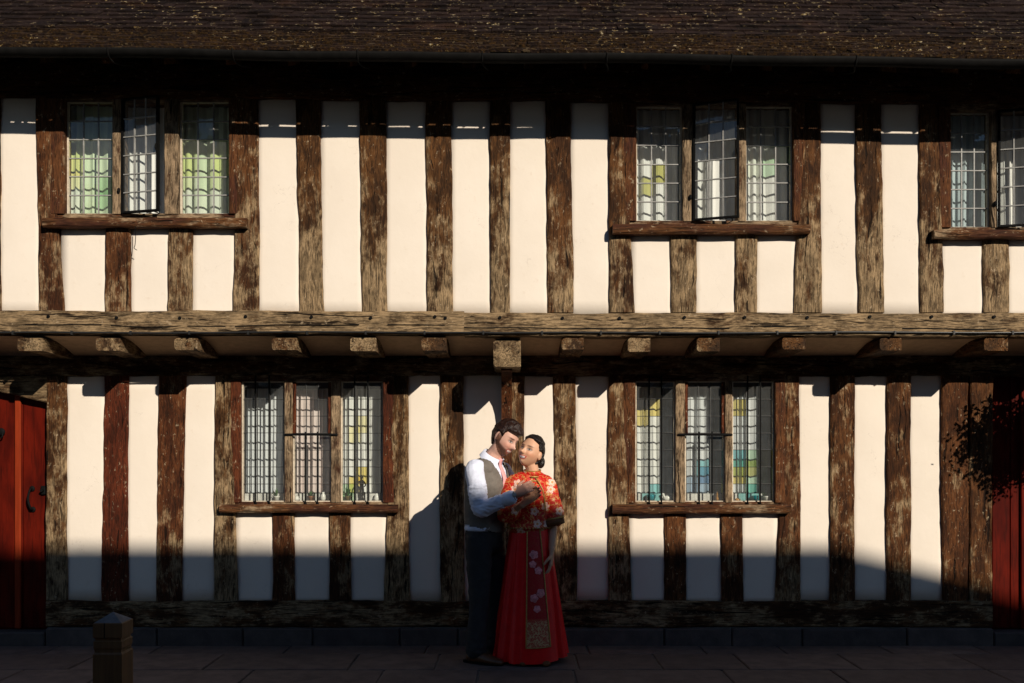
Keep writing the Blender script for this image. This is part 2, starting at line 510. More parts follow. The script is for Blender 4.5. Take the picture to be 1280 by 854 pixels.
def post(x0t, x1t, x0b, x1b, yt, yb, Y, W, G=0.0, B=0.0, proud=0.018, amp=0.007):
    zt, zb = PZ(yt, Y), PZ(yb, Y)
    X = [PX(q, Y) for q in (x0b, x1b, x0t, x1t)]
    timber('post', (0, Y, zb), (0, Y, zt), (1, 0, 0), (X[0], X[1]), (X[2], X[3]), (0, 1, 0), -proud - random.uniform(0, 0.008), 0.14, M['post'], HOUSE, amp, color=(W, G, B, 1))
def panel(x0, x1, yt, yb, Y):
    """a plaster infill, slightly pillowed"""
    X0, X1, z0, z1 = PX(x0, Y) - 0.02, PX(x1, Y) + 0.02, PZ(yb, Y), PZ(yt, Y)
    nx, nz = 6, 14
    v, f = [], []
    seed = random.uniform(0, 90)
    for j in range(nz + 1):
        for i in range(nx + 1):
            x = X0 + (X1 - X0) * i / nx; z = z0 + (z1 - z0) * j / nz
            y = Y + 0.004 * noise.noise(Vector((x * 4, seed, z * 4))) - 0.004 * math.sin(math.pi * i / nx)
            v.append((x, y, z))
    o = len(v)
    for x, z in ((X0, z0), (X1, z0), (X1, z1), (X0, z1)): v.append((x, Y + 0.10, z))
    for j in range(nz):
        for i in range(nx):
            a = j * (nx + 1) + i
            f.append((a, a + 1, a + nx + 2, a + nx + 1))
    f.append((o, o + 3, o + 2, o + 1))
    bot = list(range(nx + 1)); top = [nz * (nx + 1) + i for i in range(nx + 1)]
    lef = [j * (nx + 1) for j in range(nz + 1)]; rig = [j * (nx + 1) + nx for j in range(nz + 1)]
    f.append(tuple(bot[::-1]) + (o, o + 1)); f.append(tuple(top) + (o + 2, o + 3))
    f.append(tuple(lef) + (o + 3, o)); f.append(tuple(rig[::-1]) + (o + 1, o + 2))
    obj('plaster_panel', v, f, M['plaster'], HOUSE, True)

# upper floor: x at top (lo, hi), x at foot (lo, hi), top row, weather, red, foot
UT, UB = 122, 391
U_POSTS = [(-98, -66, -96, -64, UT, .3, .2, .5), (-24, 2, -22, 2, UT, .35, .2, .5), (46, 64, 50, 81, UT, .30, .3, .4),
           (298, 323, 292, 325, UT, .40, .2, .4), (370, 401, 375, 405, UT, .45, .0, .8), (449, 482, 453, 485, UT, .45, .0, .8),
           (532, 564, 534, 567, UT, .38, .0, .6), (613, 637, 613, 638, UT, .48, .0, .4), (682, 713, 684, 717, UT, .26, .1, .5),
           (760, 778, 762, 793, UT, .36, .1, .5), (1005, 1025, 992, 1026, UT, .40, .1, .5), (1068, 1099, 1073, 1105, UT, .42, .0, .6),
           (1147, 1171, 1150, 1179, UT, .42, .1, .5),
           (133, 164, 133, 165, 284, .20, .3, .3), (211, 241, 211, 242, 284, .38, .1, .3), (838, 871, 838, 871, 292, .48, .0, .3),
           (919, 946, 919, 946, 292, .40, .0, .3), (1227, 1260, 1228, 1260, 298, .46, .0, .3),
           (1312, 1340, 1312, 1342, UT, .4, 0, .5), (1385, 1415, 1385, 1417, UT, .4, 0, .5)]
for a in U_POSTS: post(*a[:5], UB, YU, *a[5:])
for x0, x1, yt in [(-66, -22, UT), (0, 49, UT), (323, 374, UT), (402, 452, UT), (483, 534, UT), (565, 613, UT), (637, 684, UT), (714, 762, UT),
                   (1025, 1072, UT), (1101, 1150, UT), (1340, 1386, UT),
                   (80, 134, 284), (164, 212, 284), (241, 294, 284), (791, 839, 292), (870, 920, 292), (945, 994, 292), (1176, 1229, 298), (1259, 1314, 298)]:
    panel(x0, x1, yt, UB + 4, YU)
# top plate under the eaves and the jetty beam
timber('wall_plate', (-4.9, YU, 4.00), (4.9, YU, 3.94), (0, 0, 1), (-0.06, 0.20), (-0.06, 0.20), (0, 1, 0), -0.035, 0.15, M['beam'], HOUSE, 0.008, color=(.05, .3, 0, 1))
zb0, zb1 = PZ(418.5, YU), PZ(390, YU)
for (xa, xb, dz, W) in ((-130, 580.5, 0.004, .66), (580.5, 1440, -0.012, .62)):
    a, b = PX(xa, YU), PX(xb, YU)
    if xa < 0: a += 0.0
    br = timber('jetty_beam', (a, YU, 0), (b, YU, 0), (0, 0, 1), (zb0 + dz, zb1 + dz), (zb0 + dz - 0.004, zb1 + dz - 0.004), (0, 1, 0), -0.045, 0.16, M['beam'], HOUSE, 0.006, color=(W, 0, 0, 1))
    # long shake splitting the beam, and the oak pegs over each post
    sp = MB(); wv = wob(4, 0.8)
    n = 60
    for i in range(n):
        t0, t1 = i / n, (i + 1) / n
        if noise.noise(Vector((i * 0.21, xa, 3))) < -0.12:
            if sp.v: sp.build('split', M['iron'], br)
            sp = MB()
            continue
        q0, q1 = a + (b - a) * t0, a + (b - a) * t1
        zc = zb0 + dz + 0.055
        z0_, z1_ = zc + 0.013 * wv(q0 * 1.4), zc + 0.013 * wv(q1 * 1.4)
        h0 = 0.0022 + 0.002 * noise.noise(Vector((i * .7, 2, 0)))
        sp.add([(q0, YU - 0.0525, z0_ - h0), (q1, YU - 0.0525, z1_ - h0), (q1, YU - 0.0525, z1_ + h0), (q0, YU - 0.0525, z0_ + h0),
                (q0, YU - 0.03, z0_ - h0), (q1, YU - 0.03, z1_ - h0), (q1, YU - 0.03, z1_ + h0), (q0, YU - 0.03, z0_ + h0)],
               [(0, 1, 2, 3), (0, 4, 5, 1), (3, 2, 6, 7), (1, 5, 6, 2), (0, 3, 7, 4)])
    if sp.v: sp.build('split', M['iron'], br)
    for px_ in (62, 147, 226, 308, 390, 464, 544, 557, 625, 703, 774, 855, 930, 1008, 1086, 1163, 1241):
        if not xa < px_ < xb: continue
        pg = MB(); c = P(px_, 397 + random.uniform(-1, 1.5), YU - 0.03)
        pg.cyl((c.x, YU - 0.056, c.z), (c.x, YU - 0.02, c.z), 0.011, 0.011, 8)
        pg.build('peg', M['iron'], br)
# conduit clipped under the jetty beam
cd = MB(); n = 90
zc = PZ(419.3, YU - 0.05)
cd.tube([((-4.8 + 9.6 * i / n, YU - 0.058, zc + 0.016 - 0.003 * math.sin(i * 0.35) - (0.005 if i > n * 0.48 else 0) + 0.00012 * i), 0.0065) for i in range(n + 1)], (0, 0, 1), 7, 1)
cdo = cd.build('conduit', M['conduit'], HOUSE, True)
for i in range(22):
    X = -4.3 + i * 0.41
    c = MB(); c.box(X - 0.006, X + 0.006, YU - 0.070, YU - 0.03, zc + 0.004, zc + 0.030)
    c.build('clip', M['conduit'], cdo)

# jetty joists, their plaster soffits
JOISTS = [(-118, -86, 0), (-76, -46, 0), (22, 53, 0), (120, 150, 0), (218, 247, 0), (340, 371, 0), (438, 470, 0), (527, 558, 0), (702, 730, 0), (785, 813, 0), (871, 900, 0), (978, 1007, 0), (1100, 1127, 0), (1230, 1260, 0), (1352, 1380, 0)]
YJ = YU - 0.02
for x0, x1, _ in JOISTS:
    lit = random.uniform(.36, .52) if x0 < 500 else (random.uniform(.28, .44) if x0 < 960 else .1)  # how sunlit each joist looks is put into its colour
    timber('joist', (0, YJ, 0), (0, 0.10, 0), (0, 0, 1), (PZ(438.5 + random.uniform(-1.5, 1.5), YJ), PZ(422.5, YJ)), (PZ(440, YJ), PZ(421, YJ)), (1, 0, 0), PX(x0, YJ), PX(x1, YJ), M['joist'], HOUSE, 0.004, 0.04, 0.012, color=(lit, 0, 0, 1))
ends = sorted([(PX(a, YJ), PX(b, YJ)) for a, b, _ in JOISTS] + [(PX(617, YJ), PX(652, YJ))])
for (a0, a1), (b0, b1) in zip(ends[:-1], ends[1:]):
    v, f = [], []
    nx, ny = 6, 8
    for j in range(ny + 1):
        for i in range(nx + 1):
            t = j / ny
            x = a1 - 0.01 + (b0 - a1 + 0.02) * i / nx
            y = YU + 0.02 + (0.02 - YU) * t
            z = zb0 - 0.008 - 0.11 * t ** 1.7 + 0.003 * noise.noise(Vector((x * 5, y * 5, 1)))
            v.append((x, y, z))
    for j in range(ny):
        for i in range(nx):
            a = j * (nx + 1) + i
            f.append((a, a + nx + 1, a + nx + 2, a + 1))
    obj('soffit_panel', v, f, M['soffit'], HOUSE, True)
# big bracket with a curved brace over the couple
timber('bracket', (0, YJ - 0.03, 0), (0, 0.10, 0), (0, 0, 1), (PZ(459, YJ), PZ(427, YJ)), (PZ(459, YJ), PZ(421, YJ)), (1, 0, 0), PX(617, YJ), PX(651, YJ), M['joist'], HOUSE, 0.004, 0.04, 0.012, color=(.60, 0, 0, 1))
bc = MB()
xa, xb = PX(627, YL), PX(640, YL)
prof = []
for i in range(9):                     # inner curve of the brace, from the bracket back to the post
    t = i / 8
    an = math.pi / 2 * t
    prof.append((-0.36 + 0.29 * math.sin(an), 1.50 + 0.535 * 1.0 - 0.40 * (1 - math.cos(an)) ))
v = []
for X in (xa, xb):
    for y, z in prof: v.append((X, y, z))
    v.append((X, -0.07, 1.25)); v.append((X, 0.05, 1.25)); v.append((X, 0.05, 2.09)); v.append((X, -0.36, 2.09))
m_ = len(prof) + 4
f = [tuple(range(m_))[::-1], tuple(range(m_, 2 * m_))] + [(k, (k + 1) % m_, m_ + (k + 1) % m_, m_ + k) for k in range(m_)]
obj('brace', v, f, M['post'], HOUSE, False, (.08, .5, 0, 1))

# ground floor
LT, LB = 470, 752
L_POSTS = [(-60, -34, -60, -34, LT, .3, .3, .2), (60, 84, 58, 85, LT, .50, .1, .3), (131, 161, 128, 161, LT, .0, 1.0, .0), (200, 233, 195, 228, LT, .28, .5, .2), (270, 289, 268, 298, LT, .50, .0, .2),
           (492, 510, 480, 513, LT, .50, .0, .2), (550, 580, 551, 580, LT, .44, .0, .2), (638, 656, 628, 652, LT, .40, .1, .1), (692, 720, 693, 721, LT, .42, .0, .1),
           (760, 779, 760, 790, LT, .38, .2, .1), (980, 999, 968, 1000, LT, .34, .3, .1), (1037, 1068, 1037, 1067, LT, .28, .2, .1), (1108, 1138, 1107, 1137, LT, .30, .2, .1),
           (1175, 1209, 1177, 1209, LT, .14, .3, .0), (1211, 1240, 1211, 1238, LT, .22, .2, .0),
           (341, 368, 341, 369, 638, .26, .4, .2), (412, 439, 412, 439, 638, .34, .2, .2), (830, 857, 830, 858, 638, .18, .3, .1), (900, 927, 901, 929, 638, .22, .3, .1),
           (1330, 1358, 1330, 1358, LT, .3, .2, .1), (1410, 1440, 1410, 1440, LT, .3, .2, .1)]
for a in L_POSTS: post(*a[:5], LB, YL, *a[5:])
for x0, x1, yt in [(83, 131, LT), (160, 199, LT), (229, 269, LT), (510, 552, LT), (579, 634, LT), (654, 693, LT), (720, 761, LT), (998, 1038, LT), (1067, 1108, LT), (1137, 1176, LT), (1357, 1411, LT),
                   (297, 342, 638), (367, 413, 638), (438, 482, 638), (788, 831, 638), (856, 901, 638), (927, 970, 638), (-120, -58, LT)]:
    panel(x0, x1, yt - 2, LB + 2, YL)
timber('top_rail', (-4.9, YL, 0), (4.9, YL, 0), (0, 0, 1), (PZ(470.5, YL), PZ(440, YL)), (PZ(470.5, YL), PZ(440, YL)), (0, 1, 0), -0.012, 0.15, M['beam'], HOUSE, 0.006, color=(.35, .1, 0, 1))
timber('sill_beam', (PX(60, YL), YL, 0), (PX(1238, YL), YL, 0), (0, 0, 1), (PZ(783, YL), PZ(750.5, YL)), (PZ(783, YL), PZ(750.5, YL)), (0, 1, 0), -0.035, 0.15, M['beam'], HOUSE, 0.007, color=(.40, .1, 0, 1))
# stone plinth, stone by stone
pl = MB(); pl.box(PX(61, YL), PX(1237, YL), -0.02, 0.15, -0.05, PZ(783.5, YL))
pl = pl.build('plinth', M['mortar'], HOUSE)
x = 60
while x < 1236:
    wd = min(random.uniform(70, 150), 1238 - x)
    if 1238 - x - wd < 40: wd = 1238 - x
    slab('plinth_stone', PX(x, YL) + 0.005, PX(x + wd, YL) - 0.005, -0.05 - random.uniform(0, 0.012), 0.10, -0.03, PZ(784, YL) - random.uniform(0, 0.006), M['plinth'], pl, 0.008, 0.003)
    x += wd

# ------------------------------------------------------------------ doors
def door(px0, px1, ptop, label_strip, handle_side):
    Yd = 0.07
    x0, x1, zt = PX(px0, Yd), PX(px1, Yd), PZ(ptop, Yd)
    b = MB(); b.box(x0, x1, Yd + 0.02, Yd + 0.05, 0.10, zt)
    d = b.build('door', M['door'], HOUSE)
    n = 4
    for i in range(n):
        a, c = x0 + (x1 - x0) * i / n, x0 + (x1 - x0) * (i + 1) / n
        k = MB(); k.cbox(a + 0.002, c - 0.002, Yd - 0.002 * (i % 2), Yd + 0.019, 0.11, zt - 0.002, 0.004)
        k.build('plank', M['door'], d)
    return d, x0, x1, zt
d1, x0, x1, zt = door(-62, 59, 484, 0, 1)
for px_ in (20, -42):
    s_ = MB(); s_.cbox(PX(px_, 0.07), PX(px_ + 7.5, 0.07), 0.045, 0.066, 0.11, zt - 0.01, 0.006)
    s_.build('cover_strip', M['doorstrip'], d1)
hd = MB()
c0, c1 = P(40, 611, 0.06), P(41, 637, 0.06)
hd.tube([(c0, .008), (c0 + Vector((0, -0.035, -0.01)), .008), (c0.lerp(c1, .5) + Vector((-0.012, -0.045, 0)), .009), (c1 + Vector((0, -0.035, 0.01)), .008), (c1, .008)], (1, 0, 0), 8, 4)
for c in (c0, c1): hd.lathe((c.x, 0, 0), [(0, 0)]) if False else hd.ell((c.x, 0.062, c.z), (0.022, 0.008, 0.022), 10, 6)
hd.build('pull_handle', M['iron'], d1, True)
lk = MB(); c = P(54.5, 613, 0.06); lk.cbox(c.x - 0.018, c.x + 0.018, 0.045, 0.072, c.z - 0.034, c.z + 0.034, 0.006); lk.cyl((c.x, 0.02, c.z), (c.x, 0.05, c.z), 0.012)
lk.build('lock', M['iron'], d1)
kn = MB(); c = P(2, 540, 0.06); kn.ell((c.x, 0.055, c.z), (0.03, 0.012, 0.03), 12, 6); kn.tube([((c.x - 0.02, 0.04, c.z), .006), ((c.x - 0.018, 0.03, c.z - 0.04), .006), ((c.x + 0.018, 0.03, c.z - 0.04), .006), ((c.x + 0.02, 0.04, c.z), .006)], (0, 1, 0), 8, 3)
kn.build('knocker', M['iron'], d1, True)
timber('door_head', (PX(-62, YL), YL, 0), (PX(60, YL), YL, 0), (0, 0, 1), (PZ(476, YL), PZ(470.8, YL)), (PZ(504, YL), PZ(470.8, YL)), (0, 1, 0), -0.020, 0.14, M['beam'], HOUSE, 0.003, color=(.62, 0, 0, 1))
d2, x0, x1, zt = door(1240, 1331, 470, 0, -1)
st = MB(); c = P(1277.5, 600, 0.06); st.cbox(c.x - 0.012, c.x + 0.02, 0.045, 0.066, 0.11, zt - 0.01, 0.005); st.build('cover_strip', M['door'], d2)
for a, b in ((-62, 59), (1239, 1331)):
    slab('threshold', PX(a, YL), PX(b, YL), -0.05, 0.2, -0.03, 0.098, M['plinth'], HOUSE, 0.01, 0)

# ------------------------------------------------------------------ windows
def window(X0, X1, yt, yb, lights, Y, rows, cols, sill, opened, tints, barred=False, jl=None, seed=0, jamb_red=.25):
    """X0..X1 outer frame in photo columns, lights = glazed columns; returns the window part"""
    zt, zb = PZ(yt, Y), PZ(yb, Y)
    fy0, fy1 = Y - 0.012, Y + 0.09
    wx0, wx1 = PX(X0, Y), PX(X1, Y)
    fr = MB()
    fr.cbox(wx0, wx1, fy0, fy1, zt - 0.006, zt + 0.05, 0.004)           # head
    win = fr.build('window', M['framex'], HOUSE, color=(.45, .3, 0, 1))
    fr = MB(); fr.cbox(wx0, wx1, fy0 + 0.004, fy1, zb - 0.030, zb + 0.004, 0.004)
    fr.build('bottom_rail', M['framex'], win, color=(.45, .3, 0, 1))
    edges = [X0] + [q for l in lights for q in l] + [X1]
    for k in range(len(lights) + 1):
        a, b = PX(edges[2 * k], Y), PX(edges[2 * k + 1], Y)
        inner = 0 < k < len(lights)
        timber('mullion' if inner else 'jamb', (0, Y, zb), (0, Y, zt), (1, 0, 0), (a, b), (a, b), (0, 1, 0), -0.015 if inner else -0.024, 0.09, M['frame'], win, 0.0015, 0.05, 0.005,
               color=((.62, 0, 0, 1) if inner else (.12, jamb_red, 0, 1)))
    s0, s1, sy0, sy1 = sill
    timber('sill', (PX(s0, Y - 0.08), Y, 0), (PX(s1, Y - 0.08), Y, 0), (0, 0, 1), (PZ(sy1, Y - 0.08), PZ(sy0, Y - 0.08)), (PZ(sy1, Y - 0.08), PZ(sy0, Y - 0.08)), (0, 1, 0), -0.085, 0.05, M['framex'], win, 0.002, 0.05, 0.012, color=(.24, .10, 0, 1))
    ib = MB(); ib.box(wx0 + 0.03, wx1 - 0.03, fy1 + 0.001, Y + 0.40, zb - 0.02, zb + 0.008)
    ib.build('window_board', M['sillboard'], win)
    ib = MB(); ib.box(wx0 + 0.03, wx1 - 0.03, Y + 0.094, Y + 0.102, zb + 0.0085, zb + (0.062 if barred else 0.03))
    ib.build('curtain_ledge', M['sillboard'], win)
    for li, (a, b) in enumerate(lights):
        ax, bx = PX(a, Y), PX(b, Y)
        op = opened.get(li)
        if op:
            hx, ang = ax, math.radians(op)
            def T(x, y, z, hx=hx, ang=ang):
                dx, dy = x - hx, y - (Y - 0.018)
                return (hx + dx * math.cos(ang) + dy * math.sin(ang), Y - 0.018 - dx * math.sin(ang) + dy * math.cos(ang), z)
            yg = Y - 0.018
        else:
            T = lambda x, y, z: (x, y, z)
            yg = Y + 0.035 if not barred else Y + 0.02
        bd = 0.011 if not op else 0.014
        mt = M['putty'] if not op else M['iron']
        cf = MB()
        cf.box(ax, ax + bd, yg - 0.012, yg + 0.014, zb, zt, T); cf.box(bx - bd, bx, yg - 0.012, yg + 0.014, zb, zt, T)
        cf.box(ax + bd, bx - bd, yg - 0.012, yg + 0.014, zb, zb + bd, T); cf.box(ax + bd, bx - bd, yg - 0.012, yg + 0.014, zt - bd, zt, T)
        cf.build('casement', mt, win)
        lm = M['lead'] if not barred else M['leaddark']
        gx0, gx1, gz0, gz1 = ax + bd, bx - bd, zb + bd, zt - bd
        cw = 0.0042 if not barred else 0.0026
        la = MB()
        for k in range(1, cols):
            x = gx0 + (gx1 - gx0) * k / cols + random.uniform(-.0015, .0015)
            la.box(x - cw, x + cw, yg - 0.006, yg + 0.006, gz0, gz1, T)
        for k in range(1, rows):
            z = gz0 + (gz1 - gz0) * k / rows + random.uniform(-.002, .002)
            la.box(gx0, gx1, yg - 0.0075, yg + 0.0075, z - cw * 0.85, z + cw * 0.85, T)
        la.build('lead_lattice', lm, win)
        for r in range(rows):
            for c in range(cols):
                x0_, x1_ = gx0 + (gx1 - gx0) * c / cols, gx0 + (gx1 - gx0) * (c + 1) / cols
                z1_, z0_ = gz1 - (gz1 - gz0) * r / rows, gz1 - (gz1 - gz0) * (r + 1) / rows
                ty, tz = random.uniform(-.0012, .0012), random.uniform(-.0012, .0012)
                v = [T(x0_, yg + ty + tz, z0_), T(x1_, yg - ty + tz, z0_), T(x1_, yg - ty - tz, z1_), T(x0_, yg + ty - tz, z1_)]
                obj('pane', v, [(0, 1, 2, 3)], M[tints.get((li, r, c), 'glass')], win)
        if op:                        # casement fittings
            ct = MB(); q = T(bx - 0.01, yg - 0.018, zb + (zt - zb) * 0.55)
            ct.ell(q, (0.008, 0.014, 0.025), 8, 5); ct.build('catch', M['iron'], win)
            st_ = MB(); st_.tube([(T(bx - 0.05, yg + 0.01, zb + 0.006), .004), ((bx - 0.03, Y + 0.02, zb + 0.004), .004)], (0, 0, 1), 6, 2); st_.build('stay', M['iron'], win)
            h_ = MB(); h_.ell((ax - 0.022, Y - 0.025, zb + (zt - zb) * 0.20), (0.012, 0.012, 0.02), 8, 5); h_.build('hinge', M['iron'], win)
        if barred:
            full = li != 1
            for k in (1, 2):
                x = gx0 + (gx1 - gx0) * k / 3 + random.uniform(-.004, .004)
                zt_ = zt + 0.002 if full else zb + (zt - zb) * 0.57
                bar = MB()
                bar.tube([((x, Y - 0.02, zb - 0.014), 0.0060), ((x, Y - 0.025, zb + .05), 0.0060), ((x, Y - 0.025, zt_ - 0.04), 0.0060), ((x, Y - 0.024, zt_ + 0.004), 0.0060)], (1, 0, 0), 7, 3)
                bar.ell((x, Y - 0.020, zb - 0.012), (0.011, 0.010, 0.016), 8, 5)
                bar.build('window_bar', M['iron'], win, True)
            if not full:
                zm = zb + (zt - zb) * 0.555
                cb = MB(); cb.tube([((ax - 0.055, Y - 0.02, zm), .009, .006), ((ax + 0.02, Y - 0.026, zm + .002), .009, .006), ((bx - 0.02, Y - 0.026, zm + .002), .009, .006), ((bx + 0.05, Y - 0.02, zm), .009, .006)], (0, 0, 1), 8, 2)
                cb.build('cross_bar', M['iron'], win, True)
                for e0, e1 in ((ax, ax + 0.024), (bx - 0.024, bx)):
                    st_ = MB(); st_.cbox(e0, e1, yg - 0.022, yg - 0.004, zm + 0.01, zt - 0.01, 0.003)
                    st_.build('stile', M['frame'], win, color=(.05, .8, 0, 1))
    return win

TG = {(0, r, c): 'g_sage' for r in range(6) for c in (1, 2)}
TG.update({(2, r, c): 'g_lime' for r in (2, 3) for c in (0, 2)}); TG.update({(2, 3, 1): 'g_sage', (2, 4, 1): 'g_sage', (2, 2, 1): 'g_sage', (0, 2, 0): 'g_lime', (0, 3, 0): 'g_pale', (0, 4, 2): 'g_green'})
w1_ = window(64, 298, 125, 268, [(82, 141), (154, 206), (224, 287)], YU, 6, 3, (53, 308, 272, 284), {1: 15}, TG)
window(778, 1005, 131, 277, [(795, 853), (866, 922), (932, 991)], YU, 6, 3, (766, 1013, 280, 292), {1: 20}, {(0, 3, 1): 'g_olive', (2, 2, 1): 'g_sage', (2, 2, 2): 'g_green'})
window(1172, 1312, 139, 285, [(1187, 1238), (1246, 1298)], YU, 6, 3, (1168, 1320, 287, 298), {1: 14}, {})
window(289, 493, 476, 628, [(302, 356), (366, 414), (426, 479)], YL, 7, 3, (274, 497, 631, 641), {}, {(2, 2, 1): 'g_pale', (2, 5, 1): 'g_yellow', (2, 6, 0): 'g_green'}, True, jamb_red=.75)
T5 = {(0, 1, 1): 'g_yellow', (0, 6, 1): 'g_teal', (1, 4, 2): 'g_teal', (1, 5, 1): 'g_blue', (1, 5, 2): 'g_blue', (2, 1, 0): 'g_yellow', (2, 4, 0): 'g_teal', (2, 4, 2): 'g_olive', (2, 5, 0): 'g_yellow',
      (2, 5, 2): 'g_green', (2, 6, 1): 'g_teal', (2, 4, 1): 'g_green'}
window(779, 981, 476, 628, [(794, 844), (856, 906), (915, 968)], YL, 7, 3, (766, 989, 631, 642), {}, T5, True)

k = MB(); c_ = P(169.5, 283, YU - 0.09)
k.tube([(c_, .0025), (c_ + Vector((.002, -.004, -.07)), .0025), (c_ + Vector((-.004, 0, -.13)), .0025), (c_ + Vector((-.012, .004, -.15)), .0025), (c_ + Vector((.008, .004, -.165)), .0025)], (1, 0, 0), 5, 4)
k.build('loose_wire', M['iron'], w1_)

# rooms behind the windows (dark boxes so that daylight falls in only through the glass)
def room(name, xa, xb, ya, yb, za, zb_):
    v = [(x, y, z) for x in (xa, xb) for y in (ya, yb) for z in (za, zb_)]
    f = [(0, 2, 3, 1), (4, 5, 7, 6), (2, 6, 7, 3), (0, 4, 6, 2), (1, 3, 7, 5)]
    obj(name, v, f, M['interior'], HOUSE)
room('upper_room', -4.9, 4.9, YU + 0.11, 2.6, 2.40, 4.0)
room('lower_room', -4.9, 4.9, YL + 0.11, 2.6, 0.05, 2.10)

# ------------------------------------------------------------------ roof
PITCH = [(0.56, 8), (0.74, 22)]     # bell-cast foot, then the main slope
EY, EZ = -1.03, 4.040
courses = []
y, z = EY, EZ
gauge = 0.085
for ang, n in PITCH:
    for i in range(n):
        courses.append((y, z, ang))
        y += gauge * math.cos(ang); z += gauge * math.sin(ang)
sk = MB()
pts = [(c[0] + 0.03, c[1] - 0.022) for c in courses] + [(y + 0.03, z - 0.022)]
for X in (-5.0, 5.0):
    for (a, b) in pts: sk.v.append((X, a, b + eave(X)))
n = len(pts)
sk.f = [(i, i + 1, n + i + 1, n + i) for i in range(n - 1)]
k = len(sk.v)                       # the far slope and the gable ends
sk.v += [(-5.0, 3.4, 3.7), (5.0, 3.4, 3.7)]
sk.f += [(n - 1, k, k + 1, 2 * n - 1), tuple(range(n)) + (k,), tuple(range(n, 2 * n)) + (k + 1,)]
roof = sk.build('roof', M['interior'], HOUSE)
TW, TL, TH = 0.163, 0.19, 0.021
tv, tf = [], []
for i in range(4):
    for (yy, zz) in ((0, 0), (TL, 0), (TL, TH), (0, TH)):
        u = i / 3 - 0.5
        tv.append((u * (TW - 0.003), yy, zz + 0.010 * (0.25 - u * u)))
for i in range(3):
    for k in range(4):
        tf.append((i * 4 + k, (i + 1) * 4 + k, (i + 1) * 4 + (k + 1) % 4, i * 4 + (k + 1) % 4))
tf += [(0, 1, 2, 3), (15, 14, 13, 12)]
tme = bpy.data.meshes.new('roof_tile')
tme.from_pydata(tv, [], [q[::-1] for q in tf])
tme.materials.append(M['tile']); tme.update()
rest = MB()
rl = roof.location
count = 0
for ci, (cy, cz, ang) in enumerate(courses):
    x = -4.95 + (TW / 2 if ci % 2 else 0)
    sag = wob(4, 0.5)
    while x < 4.95:
        jx, jz, ja, jr = random.uniform(-.003, .003), random.uniform(-.003, .006), random.uniform(-.03, .035), random.uniform(-.02, .02)
        a_ = ang - 0.13 + ja
        loc = Vector((x + jx, cy + random.uniform(-.006, .006), cz + jz + eave(x) + 0.004 * sag(x)))
        R = Matrix.Rotation(jr, 4, 'Y') @ Matrix.Rotation(a_, 4, 'X') @ Matrix.Rotation(random.uniform(-.015, .015), 4, 'Z')
        if 8 <= ci < 14 and abs(x) < 4.0:
            o = bpy.data.objects.new('tile', tme)
            o.matrix_local = Matrix.Translation(loc - rl) @ R
            COL.objects.link(o); o.parent = roof
            count += 1
        else:
            MM = Matrix.Translation(loc) @ R
            rest.add([MM @ Vector(q) for q in tv], [q[::-1] for q in tf])
        x += TW
tag(rest.build('roof_tiling', M['tile'], roof), kind='stuff')
# moss cushions caught on the tiles
ms = MB()
for i in range(620):
    ci = min(15, int(abs(random.gauss(0, 5))))
    cy, cz, ang = courses[ci]
    X = random.uniform(-4.5, 4.5)
    if noise.noise(Vector((X * 0.9, ci * 0.3, 5))) < -0.1 and ci > 5: continue
    r = random.uniform(0.006, 0.018)
    ms.ell((X, cy + random.uniform(0, .05), cz + 0.016 + eave(X)), (r * random.uniform(1, 2.2), r, r * 0.7), 6, 4)
tag(ms.build('moss', M['moss'], roof), kind='stuff')
for i in range(24):
    X = -4.8 + i * 0.41
    rb = MB()
    a = 0.44
    rb.add([(X + sx * 0.04, y_, z_ + eave(X)) for sx in (-1, 1) for y_, z_ in ((-0.92, 4.055), (-0.92, 3.985), (-0.30, 4.24), (-0.30, 4.34))], [(0, 1, 2, 3), (7, 6, 5, 4), (0, 4, 5, 1), (1, 5, 6, 2), (2, 6, 7, 3), (3, 7, 4, 0)])
    rb.build('rafter', M['joist'], roof, color=(.05, .2, 0, 1))
# gutter on brackets, standing just clear of the tiles
GY, GZ, GR = -1.055, 4.018, 0.047
gm = MB()
nx = 40
arc = [math.pi + math.pi * k / 12 for k in range(13)]
for i in range(nx + 1):
    X = -4.95 + 9.9 * i / nx
    dz = eave(X) + 0.004 * math.sin(X * 1.7) - 0.004 * math.cos(X * 4.1)
    for r in (GR, GR - 0.005):
        for a in arc: gm.v.append((X, GY + r * math.cos(a), GZ + dz + r * math.sin(a)))
k_ = len(arc)
for i in range(nx):
    for s_ in (0, 1):
        for k in range(k_ - 1):
            a = i * 2 * k_ + s_ * k_ + k
            f = (a, a + 1, a + 2 * k_ + 1, a + 2 * k_)
            gm.f.append(f if s_ else f[::-1])
    for k in (0, k_ - 1):
        a = i * 2 * k_ + k
        gm.f.append((a, a + k_, a + 3 * k_, a + 2 * k_))
gut = gm.build('gutter', M['gutter'], HOUSE, True)
for i in range(7):
    X = PX(138 + i * 155, GY)
    b = MB()
    b.tube([((X, GY - GR - 0.003, GZ + eave(X) + 0.005), .005), ((X, GY - GR * .72, GZ + eave(X) - GR * .78), .006), ((X, GY, GZ + eave(X) - GR - 0.006), .006), ((X + 0.02, GY + 0.07, GZ + eave(X) - GR - 0.01), .006), ((X + 0.03, GY + 0.3, GZ + eave(X) + 0.02), .006)], (1, 0, 0), 6, 4)
    b.build('gutter_bracket', M['gutter'], gut, True)
db = MB()
